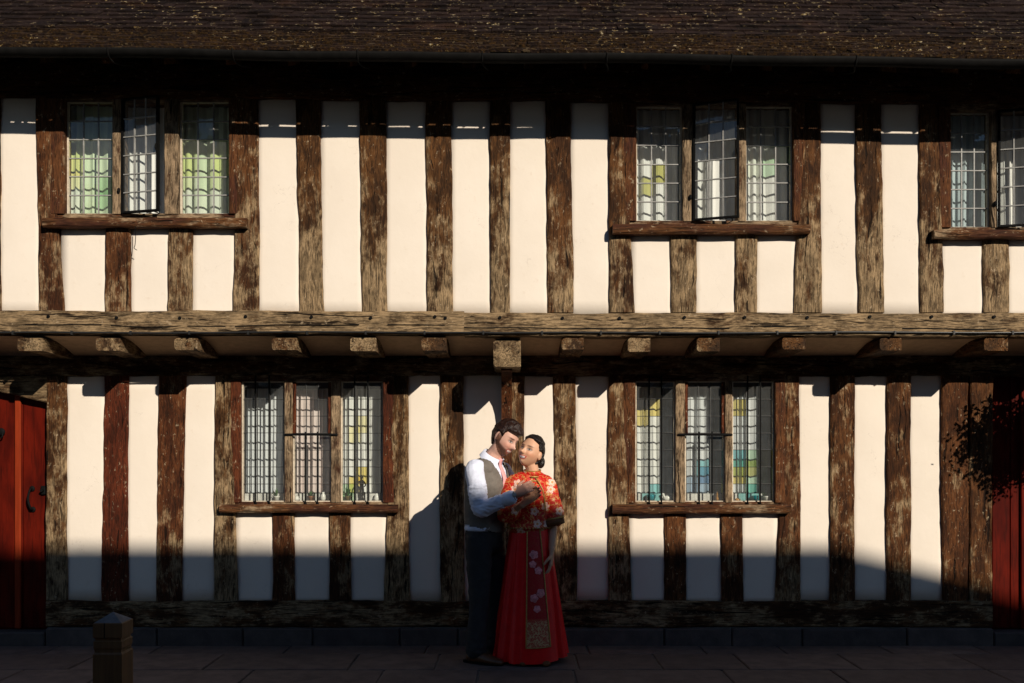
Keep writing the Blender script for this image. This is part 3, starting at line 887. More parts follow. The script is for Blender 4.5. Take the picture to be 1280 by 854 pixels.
for i in range(190):
    X = random.uniform(-4.3, 4.3)
    if noise.noise(Vector((X * 1.6, 8, 1))) < -0.05 and random.random() < .6: continue
    r = random.uniform(0.006, 0.016)
    db.ell((X, GY + GR - 0.004, GZ + eave(X) + random.uniform(0.0, 0.008)), (r * random.uniform(.8, 3.2), 0.012, r * random.uniform(.5, 1)), 6, 4)
tag(db.build('gutter_moss', M['moss'], gut), kind='stuff')

# ------------------------------------------------------------------ curtains
def cloth(name, a, b, rough=0.9):
    m = Mat(name)
    v = m.objvec()
    n = m.noise(m.scaled(v, (1, 1, 0.1)), 30, 4)
    wv = m.noise(v, 400, 2)
    return m.bsdf(m.mix(m.ramp(n, 0.35, 0.65), a, b), rough, wv, 0.2, 0.002, spec=0.1)
M['cur_green'] = cloth('sage_curtain', (0.60, 0.66, 0.54), (0.72, 0.76, 0.64))
M['cur_white'] = cloth('white_curtain', (0.72, 0.72, 0.69), (0.80, 0.79, 0.75))
M['cur_blue'] = cloth('blue_grey_curtain', (0.42, 0.50, 0.52), (0.52, 0.60, 0.62))
M['cur_pink'] = cloth('blush_curtain', (0.66, 0.54, 0.50), (0.72, 0.62, 0.58))
M['cur_grey'] = cloth('grey_curtain', (0.60, 0.62, 0.63), (0.70, 0.71, 0.71))
M['cur_roomshade'] = cloth('room_shade_sheet', (0.14, 0.18, 0.20), (0.20, 0.24, 0.26))  # dark sheet put in for the unlit room beside the pale curtains
def curtain(xa, xb, yt, yb, Y, mat, label, group, folds=5, depth=0.018, sway=0.0):
    x0, x1, zt, zb = PX(xa, Y), PX(xb, Y), PZ(yt, Y), PZ(yb, Y)
    nx, nz = folds * 14, 16
    ph = [random.uniform(0, 6.3) for _ in range(4)]
    v, f = [], []
    for j in range(nz + 1):
        t = j / nz
        for i in range(nx + 1):
            u = i / nx
            uu = u + (0.22 / folds) * math.sin(5.3 * u * folds / 3 + ph[1]) + 0.012 * math.sin(3 * t + ph[2]) + 0.03 * (1 - t) * math.sin(4 * u + ph[3])
            a = uu * folds * 2 * math.pi + ph[0] + 0.5 * math.sin(2.2 * t + ph[3])
            dy = depth * (0.75 + 0.4 * math.sin(3.1 * u * folds + ph[1])) * (math.sin(a) + 0.28 * math.sin(2 * a + ph[2]) + 0.12 * math.sin(5 * a * u + ph[3])) * (1 - 0.25 * t)
            x = x0 + (x1 - x0) * u + sway * (1 - t) ** 2 * (0.4 + u) + 0.004 * math.sin(2 * a)
            v.append((x, Y + dy, zb + (zt - zb) * t))
    for j in range(nz):
        for i in range(nx):
            a = j * (nx + 1) + i
            f.append((a, a + 1, a + nx + 2, a + nx + 1))
    o = obj('curtain', v, f, mat, None, True)
    tag(o, label, 'curtain', group)
    r = MB(); r.cyl((x0 - 0.03, Y, zt - 0.004), (x1 + 0.03, Y, zt - 0.004), 0.006)
    r.build('rail', M['sillboard'], o)
CY1, CY2 = YU + 0.145, YL + 0.150
G_ = 'curtains of the green-paned upstairs window'
for a, b, m, l in ((78, 140, 'cur_green', 'sage green curtain behind a fixed light of the green-paned upstairs window'), (150, 212, 'cur_white', 'white curtain behind the open casement next to green panes'), (222, 290, 'cur_green', 'sage green curtain behind a fixed light of the green-paned upstairs window')): curtain(a, b, 122, 267, CY1, M[m], l, G_, folds=5)
G_ = 'curtains of the upstairs window above the coloured glass'
for a, b, m, fo, l in ((788, 852, 'cur_white', 4, 'white curtain behind the upstairs light with the olive pane'), (868, 926, 'cur_white', 4, 'white curtain behind the open casement above the yellow and teal window'), (928, 990, 'cur_white', 4, 'white curtain behind the upstairs light with green and teal panes')): curtain(a, b, 128, 276, CY1, M[m], l, G_, folds=fo + 1)
G_ = 'curtains of the two-light upstairs window'
for a, b, m, l in ((1182, 1240, 'cur_blue', 'pale blue-grey curtain in the upstairs window above the second red door'), (1246, 1300, 'cur_white', 'white curtain beside the blue-grey one, behind a casement ajar')): curtain(a, b, 136, 284, CY1, M[m], l, G_, folds=5)
G_ = 'curtains of the barred window beside the man'
for a, b, m, l in ((308, 360, 'cur_grey', 'grey curtain in the barred window beside the blush pink one'), (366, 416, 'cur_pink', 'blush pink curtain behind the iron cross bar'), (424, 476, 'cur_white', 'white curtain behind the bronze figurine')): curtain(a, b, 486, 616, CY2, M[m], l, G_, folds=7, depth=0.013)
G_ = 'curtains of the barred window with coloured panes'
for a, b, m, fo, l in ((796, 826, 'cur_white', 3, 'white curtain above the teal dish in the coloured window'), (828, 850, 'cur_roomshade', 2, 'dark sheet standing in for the shaded room behind the yellow and teal panes'), (858, 888, 'cur_grey', 3, 'grey curtain in the barred window with yellow and teal panes'), (888, 910, 'cur_roomshade', 2, 'dark sheet standing in for the shaded room behind the yellow and teal panes'), (916, 946, 'cur_grey', 3, 'grey curtain in the barred window with yellow and teal panes'), (946, 972, 'cur_roomshade', 2, 'dark sheet standing in for the shaded room behind the yellow and teal panes')): curtain(a, b, 484, 618, CY2, M[m], l, G_, folds=fo + 1, depth=0.013)

# ------------------------------------------------------------------ ornaments on the inner window boards
M['brass'] = simple('dark_bronze', (0.03, 0.025, 0.02), 0.4, 0.6)
M['china'] = simple('white_china', (0.70, 0.68, 0.62), 0.25, 0, 30, 0.1, 0.05)
M['teal'] = simple('teal_glaze', (0.05, 0.35, 0.36), 0.25, 0, 30, 0.2, 0.05)
M['terra'] = simple('terracotta', (0.30, 0.12, 0.05), 0.7)
M['leaf'] = simple('houseplant_leaf', (0.06, 0.14, 0.03), 0.5, 0, 40, 0.4)
M['ochre'] = simple('ochre_glaze', (0.45, 0.22, 0.06), 0.35)
def board_z(): return PZ(628, YL) + 0.005
OY = YL + 0.064
def at_board(px_): return Vector((PX(px_, OY), OY, board_z()))
c = at_board(452)
fg = tag(empty('figurine', c), 'small dark bronze figurine standing in the barred window', 'figurine')
k = MB(); k.lathe(c, [(.030, 0), (.030, .01), (.018, .016), (.012, .03), (.009, .05)], 10); k.build('base', M['brass'], fg, True)
k = MB(); k.tube([(c + Vector((-.008, 0, .045)), .007), (c + Vector((-.008, 0, .09)), .009), (c + Vector((0, 0, .12)), .015, .010), (c + Vector((0, 0, .15)), .017, .010), (c + Vector((0, 0, .165)), .006)], (1, 0, 0), 8, 3)
k.tube([(c + Vector((.010, 0, .045)), .007), (c + Vector((.010, 0, .09)), .009), (c + Vector((.002, 0, .118)), .010)], (1, 0, 0), 8, 3)
k.tube([(c + Vector((.016, 0, .152)), .006), (c + Vector((.032, -.01, .125)), .005), (c + Vector((.020, -.02, .11)), .004)], (0, 1, 0), 6, 3)
k.tube([(c + Vector((-.016, 0, .152)), .006), (c + Vector((-.030, 0, .128)), .005), (c + Vector((-.022, -.01, .105)), .004)], (0, 1, 0), 6, 3)
k.ell(c + Vector((0, 0, .184)), (.012, .013, .016), 10, 7); k.build('figure', M['brass'], fg, True)
def pot_plant(px_, label, h=0.06, n=14, pot='terra'):
    c = at_board(px_)
    t = tag(empty('potted_plant', c), label, 'plant', 'small plants on the window boards')
    k = MB(); k.lathe(c, [(.016, 0), (.022, .032), (.024, .034), (.024, .040), (.018, .040), (.016, .034)], 10); k.build('pot', M[pot], t, True)
    lf = MB()
    for i in range(n):
        an, el = random.uniform(0, 6.28), random.uniform(.3, 1.4)
        d = Vector((math.cos(an) * math.cos(el), math.sin(an) * math.cos(el) * .7, math.sin(el)))
        b = c + Vector((0, 0, .036)); L = h * random.uniform(.6, 1.1)
        s_ = d.cross(Vector((0, 0, 1))).normalized() * 0.009
        lf.add([b, b + d * L * .5 + s_, b + d * L, b + d * L * .5 - s_, b + d * L * .5 + Vector((0, 0, .004))], [(0, 1, 4), (1, 2, 4), (2, 3, 4), (3, 0, 4)])
    lf.build('foliage', M['leaf'], t)
pot_plant(435, 'bushy green pot plant next to the bronze figurine', .075, 26)
pot_plant(389, 'little trailing plant on the middle of the barred window board', .05)
pot_plant(346, 'thin upright plant by the mullion of the barred window', .07, 8, 'china')
pot_plant(958, 'small green plant in a white pot beside the teal dish', .05, 16, 'china')
def vase(px_, prof, mat, name, label, cat):
    c = at_board(px_)
    k = MB(); k.lathe(c, prof, 14)
    return tag(k.build(name, M[mat], None, True), label, cat)
vase(404, [(.012, 0), (.02, .02), (.018, .045), (.008, .06), (.011, .07), (.006, .07)], 'china', 'vase', 'small white china vase in the barred window beside the man', 'vase')
vase(471, [(.018, 0), (.024, .018), (.017, .04), (.013, .055), (.005, .06)], 'china', 'jug', 'round white china jug at the end of the window board', 'jug')
vase(371, [(.014, 0), (.022, .02), (.014, .035), (.008, .042)], 'china', 'bowl', 'tiny white bowl under the blush pink curtain', 'bowl')
vase(814, [(.020, 0), (.034, .03), (.036, .05), (.030, .052)], 'teal', 'dish', 'teal glazed dish below the yellow pane', 'dish')
vase(897, [(.012, 0), (.016, .02), (.010, .04), (.013, .05), (.007, .068), (.003, .08)], 'ochre', 'candle', 'ochre candle figure beside the mullion', 'candle')
vase(945, [(.014, 0), (.030, .02), (.030, .042), (.024, .044)], 'teal', 'bowl', 'teal bowl standing next to the white plant pot', 'bowl')
vase(922, [(.022, 0), (.024, .014), (.010, .022), (.004, .026)], 'ochre', 'pebble', 'brown ornament on the coloured window board', 'ornament')
c = at_board(834)
k = MB(); k.ell(c + Vector((0, 0, .022)), (.032, .018, .021), 12, 8); k.tube([(c + Vector((-.022, 0, .03)), .010), (c + Vector((-.030, 0, .05)), .008), (c + Vector((-.034, 0, .056)), .009)], (0, 1, 0), 8, 3)
tag(k.build('duck_ornament', M['china'], None, True), 'white china duck on the coloured window board', 'ornament')

# ------------------------------------------------------------------ bollard
BY = -3.5
c = P(137, 790, BY)
bx, hw, zt = PX(141.5, BY), 0.058, PZ(776, BY)
bo = tag(empty('bollard', (bx, BY, 0)), 'square oiled timber bollard with a shallow pyramid top on the dark pavement', 'bollard')
def sq(z, h): return [(bx - h, BY - h, z), (bx + h, BY - h, z), (bx + h, BY + h, z), (bx - h, BY + h, z)]
levels = [(-0.12, hw), (zt - .125, hw), (zt - .118, hw - .005), (zt - .108, hw - .005), (zt - .100, hw - .002), (zt - .074, hw - .002), (zt - .070, hw - .007), (zt - .062, hw - .007), (zt - .058, hw), (zt - .003, hw), (zt, hw - .003)]
k = MB()
for z, h in levels: k.v += sq(z, h)
for i in range(len(levels) - 1):
    for q in range(4): k.f.append((i * 4 + q, i * 4 + (q + 1) % 4, i * 4 + 4 + (q + 1) % 4, i * 4 + 4 + q))
k.f += [(3, 2, 1, 0), tuple(range(len(k.v) - 4, len(k.v)))]
k.build('shaft', M['bollard'], bo)
k = MB(); k.v = sq(zt + 0.0005, hw - .004) + [(bx, BY, zt + .036)]; k.f = [(0, 1, 4), (1, 2, 4), (2, 3, 4), (3, 0, 4)]
k.build('cap', M['bollardtop'], bo)
k = MB(); k.box(bx - .014, bx - .010, BY - hw - .0005, BY - hw + .02, zt - .06, zt - .001); k.build('drying_crack', M['iron'], bo)

# ------------------------------------------------------------------ hanging basket by the second door
HB = Vector((4.15, -0.60, 1.92))
hb = tag(empty('hanging_basket', HB), 'leafy hanging basket under the jetty beside the second red door', 'basket')
M['bleaf'] = simple('basket_leaf', (0.035, 0.075, 0.02), 0.6, 0, 50, 0.4)
M['coir'] = simple('coir_liner', (0.10, 0.06, 0.03), 0.95, 0, 80, 0.4, 0.8)
k = MB(); k.lathe(HB - Vector((0, 0, .12)), [(.03, -.06), (.11, -.03), (.16, .03), (.18, .10), (.165, .10), (.14, .03)], 20); k.build('bowl', M['coir'], hb, True)
k = MB()
for i in range(3):
    an = i * 2.1
    k.cyl(HB + Vector((.17 * math.cos(an), .17 * math.sin(an), -.02)), HB + Vector((0, 0, .36)), .003, seg=6)
k.build('chain', M['iron'], hb)
k = MB(); k.tube([(HB + Vector((0, 0, .36)), .007), (HB + Vector((0, .03, .39)), .007), (HB + Vector((0, .09, .36)), .007)], (1, 0, 0), 7, 4); k.build('bracket', M['iron'], hb, True)
k = MB()
for i in range(5200):
    d = Vector((random.gauss(0, 1), random.gauss(0, 1), random.gauss(0, 1))).normalized()
    rr = random.uniform(.35, 1) ** .5
    if noise.noise(d * 2.6) < -0.15 and rr > .8: rr *= .8
    b = HB + Vector((d.x * .44, d.y * .30, d.z * .34 - .03)) * rr * (1 + .45 * noise.noise(d * 2.3) + .25 * noise.noise(d * 6)) + Vector((0, 0, -.02))
    t = Vector((random.gauss(0, 1), random.gauss(0, 1), random.gauss(-.3, 1))).normalized()
    s_ = t.orthogonal().normalized()
    s_ = Quaternion(t, random.uniform(0, 6.28)) @ s_
    L, wd = random.uniform(.026, .046), random.uniform(.010, .016)
    k.add([b, b + t * L * .5 + s_ * wd, b + t * L, b + t * L * .5 - s_ * wd], [(0, 1, 2), (0, 2, 3)])
k.build('foliage', M['bleaf'], hb)

# ------------------------------------------------------------------ the house across the street (it throws the shade at the wall's foot)
OH = tag(empty('brick_house', (4, -9.6, 0)), 'hip-roofed red brick house across the street, facing the timber-framed building', 'house')
def brick_mat():
    m = Mat('red_brick')
    g_ = m.n('NewGeometry').outputs['Position']
    b = m.n('TexBrick'); 
    mp = m.n('Mapping'); mp.inputs['Rotation'].default_value = (math.radians(90), 0, 0)
    m.l(g_, mp.inputs[0]); m.l(mp.outputs[0], b.inputs['Vector'])
    b.inputs['Scale'].default_value = 4.4
    b.inputs['Color1'].default_value = (.14, .05, .03, 1); b.inputs['Color2'].default_value = (.20, .08, .05, 1); b.inputs['Mortar'].default_value = (.22, .2, .17, 1)
    return m.bsdf(b.outputs[0], .9, b.outputs['Fac'], .4, .01)
M['brick'] = brick_mat()
M['rooftile'] = simple('clay_roof', (0.07, 0.04, 0.03), 0.9, 0, 12, .3)
M['paint'] = simple('white_joinery', (0.6, 0.6, 0.58), 0.5)
M['darkglass'] = simple('dark_window_glass', (0.02, 0.025, 0.03), 0.08, 0, 3, .1, 0)
hx0, hx1, fy, byk, ez = -9.0, 14.0, -9.6, -16.4, 4.72
RY, RZ, RX1 = -13.0, 0.757 + SUN_Z * 13 - 0.02, 2.41 + SUN_X * 13
k = MB(); k.box(hx0 + .3, hx1 - .3, byk + .3, fy - .0, -.1, ez); k.build('wall', M['brick'], OH)
rv = [(hx0, fy + .1, ez), (hx1, fy + .1, ez), (hx1, byk - .1, ez), (hx0, byk - .1, ez), (hx0 + 3.5, RY, RZ), (RX1, RY, RZ)]
rv += [(x, y, z - .12) for x, y, z in rv[:4]]
k = MB(); k.add(rv, [(0, 1, 5, 4), (1, 2, 5), (2, 3, 4, 5), (3, 0, 4), (0, 6, 7, 1), (1, 7, 8, 2), (2, 8, 9, 3), (3, 9, 6, 0), (9, 8, 7, 6)]); k.build('roof', M['rooftile'], OH)
for i in range(7):
    for z0 in (0.9, 2.7):
        X = hx0 + 2.2 + i * 3.05
        if i == 3 and z0 < 1: continue
        k = MB(); 
        for a, b, c_, d in ((-.5, .5, 1.08, 1.16), (-.5, .5, 0, .08), (-.5, -.42, .08, 1.08), (.42, .5, .08, 1.08), (-.03, .03, .08, 1.08)): k.box(X + a, X + b, fy - .02, fy + .05, z0 + c_, z0 + d)
        wn_ = k.build('window', M['paint'], OH)
        for s_ in (-1, 1):
            k = MB(); k.box(X + (.225 * s_) - .195, X + (.225 * s_) + .195, fy - .01, fy + .012, z0 + .08, z0 + 1.08); k.build('pane', M['darkglass'], wn_)
X = hx0 + 2.2 + 3 * 3.05
k = MB(); k.cbox(X - .45, X + .45, fy - .02, fy + .05, 0, 2.05, .01); k.build('door', M['paint'], OH)

# ------------------------------------------------------------------ people
def remesh(mb, voxel, smooth_it=6, fac=0.5):
    me = bpy.data.meshes.new('tmp')
    me.from_pydata([tuple(q) for q in mb.v], [], mb.f); me.update()
    bm = bmesh.new(); bm.from_mesh(me); bmesh.ops.recalc_face_normals(bm, faces=bm.faces); bm.to_mesh(me); bm.free()
    o = bpy.data.objects.new('tmp', me); COL.objects.link(o)
    r = o.modifiers.new('r', 'REMESH'); r.mode = 'VOXEL'; r.voxel_size = voxel; r.use_smooth_shade = True
    s_ = o.modifiers.new('s', 'SMOOTH'); s_.iterations = smooth_it; s_.factor = fac
    dg = bpy.context.evaluated_depsgraph_get()
    ev = o.evaluated_get(dg); m2 = ev.to_mesh()
    V = np.empty(len(m2.vertices) * 3); m2.vertices.foreach_get('co', V); V = V.reshape(-1, 3)
    N = np.empty(len(m2.vertices) * 3); m2.vertices.foreach_get('normal', N); N = N.reshape(-1, 3)
    Fc = [tuple(p.vertices) for p in m2.polygons]
    ev.to_mesh_clear()
    bpy.data.objects.remove(o); bpy.data.meshes.remove(me)
    return V, N, Fc

def wrinkle(V, N, amp, sc, seed=0.0):
    sc = Vector(sc)
    out = V.copy()
    for i in range(len(V)):
        p = Vector((V[i][0] * sc.x + seed, V[i][1] * sc.y, V[i][2] * sc.z))
        q = noise.noise(p) + 0.5 * noise.noise(p * 2.1)
        out[i] += N[i] * (amp * (1 - 2 * abs(q)))
    return out

def cull(V, Fc, keep):
    """drop the faces whose centre fails keep()"""
    K = [f for f in Fc if keep(V[list(f)].mean(0))]
    used = sorted({i for f in K for i in f})
    mp = {a: b for b, a in enumerate(used)}
    return V[used], [tuple(mp[i] for i in f) for f in K]

def colored(name, V, Fc, cols, mat, parent):
    o = obj(name, V, Fc, mat, parent, True)
    at = o.data.color_attributes.new('Col', 'FLOAT_COLOR', 'POINT')
    at.data.foreach_set('color', np.c_[cols, np.ones(len(cols))].ravel())
    return o

def skin_mat():
    m = Mat('skin')
    a = m.n('Attribute', attribute_name='Col')
    v = m.n('TexCoord').outputs['Object']
    n_ = m.noise(v, 90, 3)
    c = m.mix(m.math('MULTIPLY', m.ramp(n_, .4, .7), .12), a.outputs['Color'], (.5, .2, .12))
    return m.bsdf(c, 0.5, m.noise(v, 400, 2), .08, .002, spec=.35)
M['skin'] = skin_mat()
def fabric(name, col, rough=.85, weave=500, var=.12, sheen=0.0, spec=.2):
    m = Mat(name)
    v = m.n('TexCoord').outputs['Object']
    n_ = m.noise(v, weave, 2); n2 = m.noise(v, 18, 4)
    c = m.mix(m.ramp(m.math('ADD', m.math('MULTIPLY', n_, .5), m.math('MULTIPLY', n2, .5)), .35, .65), tuple(q * (1 - var) for q in col), tuple(min(1, q * (1 + var)) for q in col))
    return m.bsdf(c, rough, m.math('ADD', n_, n2), .2, .003, spec=spec)
M['shirt'] = fabric('white_shirt', (.68, .71, .84), .8)
M['waistcoat'] = fabric('taupe_waistcoat', (.155, .135, .115), .85, 300, .2)
M['trousers'] = fabric('charcoal_trousers', (.036, .034, .034), .85, 300, .2)
M['pinktie'] = fabric('pink_tie', (.72, .36, .36), .5)
M['leather'] = simple('tan_leather', (.11, .042, .018), .4, 0, 60, .3)
M['redsatin'] = fabric('red_satin', (.74, .010, .012), .42, 250, .10, spec=.2)
M['gold'] = simple('gold_braid', (.42, .25, .07), .45, .3, 200, .4, .8)
M['cuffband'] = fabric('bronze_cuff', (.14, .055, .02), .6)
M['pinkflower'] = simple('pink_silk_thread', (.78, .24, .25), .6, 0, 120, .5, .6)

def hair_mat(name, a, b, rough=.42):
    m = Mat(name)
    v = m.n('TexCoord').outputs['Object']
    n_ = m.noise(m.scaled(v, (1, 1, .35)), 160, 4)
    return m.bsdf(m.mix(m.ramp(n_, .35, .7), a, b), rough, n_, .9, .006, spec=.35)
M['brownhair'] = hair_mat('dark_brown_hair', (.008, .003, .002), (.032, .011, .006))
M['blackhair'] = hair_mat('black_hair', (.004, .003, .003), (.016, .011, .009), .38)

def head_pts(female, nu=72, nv=56):
    """a head in its own frame: x forward, y to its left, z up"""
    G = np.zeros((nv + 1, nu, 3))
    for j in range(nv + 1):
        th = math.pi * j / nv
        for i in range(nu):
            ph = 2 * math.pi * i / nu
            x, y, z = .096 * math.sin(th) * math.cos(ph), .077 * math.sin(th) * math.sin(ph), .118 * math.cos(th)
            t = max(0, -z / .118)
            y *= 1 - (.34 if female else .24) * t ** 1.6
            if x > 0:
                if x > .066: x = .066 + (x - .066) * .75
                x += .016 * t
            else:
                x *= 1.06 - .45 * t
            if x > 0.02:
                wgt = min(1, (x - .02) / .03)
                e = lambda a, b, sa, sb: math.exp(-(a / sa) ** 2 - (b / sb) ** 2)
                ay = abs(y)
                dx = .030 * e(y, z + .022, .0115, .014) + .015 * e(y, z + .002, .009, .022)
                dx -= .010 * e(ay - .032, z - .012, .017, .012)
                dx += .006 * e(ay - .032, z - .010, .011, .008)
                dx += .005 * e(ay - .030, z - .034, .02, .008)
                dx += .007 * e(ay - .042, z + .026, .018, .018)
                dx += .008 * e(y, z + .054, .026, .008) - .003 * e(y, z + .074, .02, .006)
                dx += (.011 if not female else .008) * e(y, z + .098, .022, .016)
                x += dx * wgt
            G[j, i] = (x, y, z)
    return G
def grid_faces(nv, nu):
    return [(j * nu + i, (j + 1) * nu + i, (j + 1) * nu + (i + 1) % nu, j * nu + (i + 1) % nu) for j in range(nv) for i in range(nu)]

def frame(fwd, up):
    f_ = Vector(fwd).normalized(); u = Vector(up); u = (u - f_ * u.dot(f_)).normalized(); l_ = u.cross(f_)
    return Matrix((f_, l_, u)).transposed()

def face_colors(H, female, skin, lip, brow, beard=None):
    """colours for head-local positions H"""
    x, y, z = H[:, 0], H[:, 1], H[:, 2]
    C = np.tile(np.array(skin), (len(H), 1))
    ay = np.abs(y)
    front = x > .03
    def put(mask, col, k=1.0):
        mask = np.clip(mask, 0, 1)[:, None] * k
        C[:] = C * (1 - mask) + np.array(col) * mask
    soft = lambda d, w_: 1 / (1 + np.exp(np.clip(d / w_, -30, 30)))
    el = lambda cy, cz, ry, rz: np.sqrt(((ay - cy) / ry) ** 2 + ((z - cz) / rz) ** 2) - 1
    put(front * soft(el(.045, -.028, .022, .018), .25), (skin[0] * 1.0, skin[1] * .72, skin[2] * .66), .55)
    if beard is not None:
        jaw = soft(z + .024 + .38 * np.clip(x, 0, .075), .0025) * (x > -.004 + np.clip(-z - .055, 0, 1) * .95) * (z > -.14)
        side = ((x < .026) & (x > -.005) & (z < .03) & (z > -.045) & (ay > .045)) * 1.0
        tash = (x > .06) * soft(np.abs(z + .043) - .007, .002) * soft(ay - .028, .003)
        put(np.maximum(np.maximum(jaw, side), tash), beard, .92)
    put(front * soft(el(.032, .010, .0180, .0094), .15), (.05, .025, .02))
    put(front * soft(el(.032, .0080, .0140, .0050), .12), (.55, .49, .45))
    put(front * soft(np.sqrt(((ay - .032) / 0.0060) ** 2 + ((z - .0090) / .0066) ** 2) - 1, .2), (.012, .006, .004))
    put(front * soft(el(.032, .031 if not female else .034, .020, .0050), .2), brow, .9)
    put(front * soft(el(.009, -.034, .005, .0035), .3), (skin[0] * .4, skin[1] * .28, skin[2] * .25), .8)
    zc = -.061 + 11 * ay ** 2
    wm = .033
    m1 = front * (ay < wm) * soft(np.abs(z - zc) - .0150 * np.sqrt(np.clip(1 - (ay / wm) ** 2, 0, 1)), .0012)
    put(m1, lip)
    wt = .024
    m2 = front * (ay < wt) * soft(np.abs(z - zc - .0005) - .0072 * np.sqrt(np.clip(1 - (ay / wt) ** 2, 0, 1)), .0009)
    put(m2, (.95, .92, .87))
    return np.clip(C, 0, 1)

def hair_shell(G, M3, c, fn, seed, mat, parent, extra=None, amp=.35):
    """hair volume: the head grid pushed out where fn(x,y,z) > 0 (metres), sunk into the head elsewhere"""
    nv, nu = G.shape[0] - 1, G.shape[1]
    mb = MB(); v = []
    for j in range(nv + 1):
        for i in range(nu):
            p = Vector(G[j, i]); n_ = p.normalized()
            o = fn(p.x, p.y, p.z)
            if o > 0: o *= 1 + amp * noise.noise(Vector((p.x * 55 + seed, p.y * 55, p.z * 25))) + amp * .5 * noise.noise(Vector((p.x * 120, p.y * 120 + seed, p.z * 60)))
            q = p + n_ * (o if o > 0 else -.012)
            v.append(Vector(c) + M3 @ q)
    mb.add(v, grid_faces(nv, nu))
    if extra:
        for cc, rr in extra: mb.ell(Vector(c) + M3 @ Vector(cc), rr, 14, 10, M3)
    V, N, Fc = remesh(mb, .004, 2)
    return obj('hair', V, Fc, mat, parent, True)

def hand(mb, wrist, d, pn, thumb, curl, g=0.0, spread=0.0):
    """palm and five jointed fingers; d = finger direction, pn = palm normal, thumb = direction of the thumb side"""
    wrist, d, pn = Vector(wrist), Vector(d).normalized(), Vector(pn)
    pn = (pn - d * pn.dot(d)).normalized()
    wv = d.cross(pn).normalized()
    if wv.dot(Vector(thumb)) < 0: wv = -wv
    mb.tube([(wrist - d * .03, .025, .020), (wrist, .026, .017), (wrist + d * .045, .037, .015), (wrist + d * .085, .040, .013)], wv, 12, 4)
    for off, L, st in ((.031, .068, .086), (.0105, .078, .090), (-.0105, .072, .087), (-.030, .056, .080)):
        p = wrist + d * (st - .012) + wv * off
        nodes = [(p, .0092)]
        ang = 0
        for frac, cu, r in ((.45, .8, .0088), (.32, 1.1, .0080), (.23, .7, .0068)):
            ang += curl * cu
            dd = d * math.cos(ang) + pn * math.sin(ang) + wv * (off * spread)
            p = p + dd.normalized() * (L * frac + (.012 if frac == .45 else 0))
            nodes.append((p, r))
        mb.tube(nodes, wv, 8, 3)
    b = wrist + d * .025 + wv * .028
    t1 = (d * .62 + wv * .70 + pn * .35).normalized(); t2 = (d * .85 + wv * .15 + pn * .55).normalized()
    mb.tube([(b - wv * .012, .013), (b + t1 * .034, .0108), (b + t1 * .04 + t2 * .026, .0095), (b + t1 * .04 + t2 * .044, .0075)], pn, 8, 3)

# ---------------- the man
MAN = tag(empty('person', (-.19, -.57, 0)), 'bearded person in white shirt, taupe waistcoat and dark trousers, bending towards the person in red', 'person')
FW, RT = Vector((.88, -.47, 0)), Vector((-.47, -.88, 0))
mc = Vector((-.185, -.555, 0)); ms_ = Vector((-.165, -.57, 0))
def torso_nodes(g):
    L = [(mc, .80, .150, .110), (mc, .90, .168, .122), (mc, 1.00, .156, .114), (mc.lerp(ms_, .4), 1.12, .168, .122), (mc.lerp(ms_, .8), 1.24, .182, .124), (ms_, 1.325, .172, .105), (ms_, 1.385, .105, .078)]
    return [(c_ + Vector((0, 0, z)), a + g, b + g) for c_, z, a, b in L]
SH_R, EL_R, WR_R = Vector((-.255, -.725, 1.325)), Vector((-.212, -.785, 1.066)), Vector((.012, -.865, 1.152))
HD_R = Vector((.138, -.05, .10)).normalized()
SH_L, EL_L, WR_L = Vector((-.08, -.42, 1.325)), Vector((.05, -.36, 1.10)), Vector((.20, -.43, 1.10))
NB, HC = Vector((-.135, -.58, 1.40)), Vector((-.048, -.605, 1.543))
HIPS = [(Vector((-.228, -.63, .86)), Vector((-.226, -.655, .48)), Vector((-.246, -.665, .09))), (Vector((-.145, -.48, .86)), Vector((-.11, -.50, .48)), Vector((-.125, -.50, .09)))]
HM = frame((.72, -.62, -.52), (.32, .05, 1))
b = MB()
b.tube(torso_nodes(-.02), RT, 20, 4)
b.tube([(NB - Vector((.03, 0, .05)), .064), (NB + Vector((.02, -.005, .04)), .058), (HC + Vector((-.035, .0, -.06)), .056), (HC + HM @ Vector((-.02, 0, -.02)), .052)], RT, 14, 4)
for S_, E_, W_, dd in ((SH_R, EL_R, WR_R, HD_R), (SH_L, EL_L, WR_L, Vector((.9, -.35, 0)))):
    b.tube([(S_, .052), (S_.lerp(E_, .5), .046), (E_, .038), (E_.lerp(W_, .35), .038), (W_, .026)], (0, 0, 1), 12, 4)
hand(b, WR_R + HD_R * .02, HD_R, (.35, .9, -.2), (-.3, .1, 1), .62)
hand(b, WR_L, (.9, -.35, 0), (.3, -.9, 0), (0, 0, 1), .25)
for h_, kn_, an_ in HIPS:
    b.tube([(h_, .080), (kn_, .052), (kn_ - Vector((0, 0, .14)), .050), (an_, .036), (an_ - Vector((0, 0, .02)), .036)], (1, 0, 0), 12, 4)
    b.tube([(an_ - Vector((0, 0, .03)) - FW * .03, .034, .03), (an_ - Vector((0, 0, .05)) + FW * .08, .038, .025), (an_ - Vector((0, 0, .06)) + FW * .15, .034, .018)], RT, 10, 3)
GH = head_pts(False)
b.add([HC + HM @ Vector(q) for q in GH.reshape(-1, 3)], grid_faces(GH.shape[0] - 1, GH.shape[1]))
for s_ in (-1, 1):
    b.ell(HC + HM @ Vector((-.008, .081 * s_, -.004)), (.021, .011, .034), 12, 8, HM)
V, N, Fc = remesh(b, .0042, 2)
H = (V - np.array(HC)) @ np.array(HM)
cols = face_colors(H, False, (.62, .36, .275), (.42, .13, .10), (.04, .015, .008), (.060, .019, .007))
far = np.linalg.norm(H, axis=1) > .17
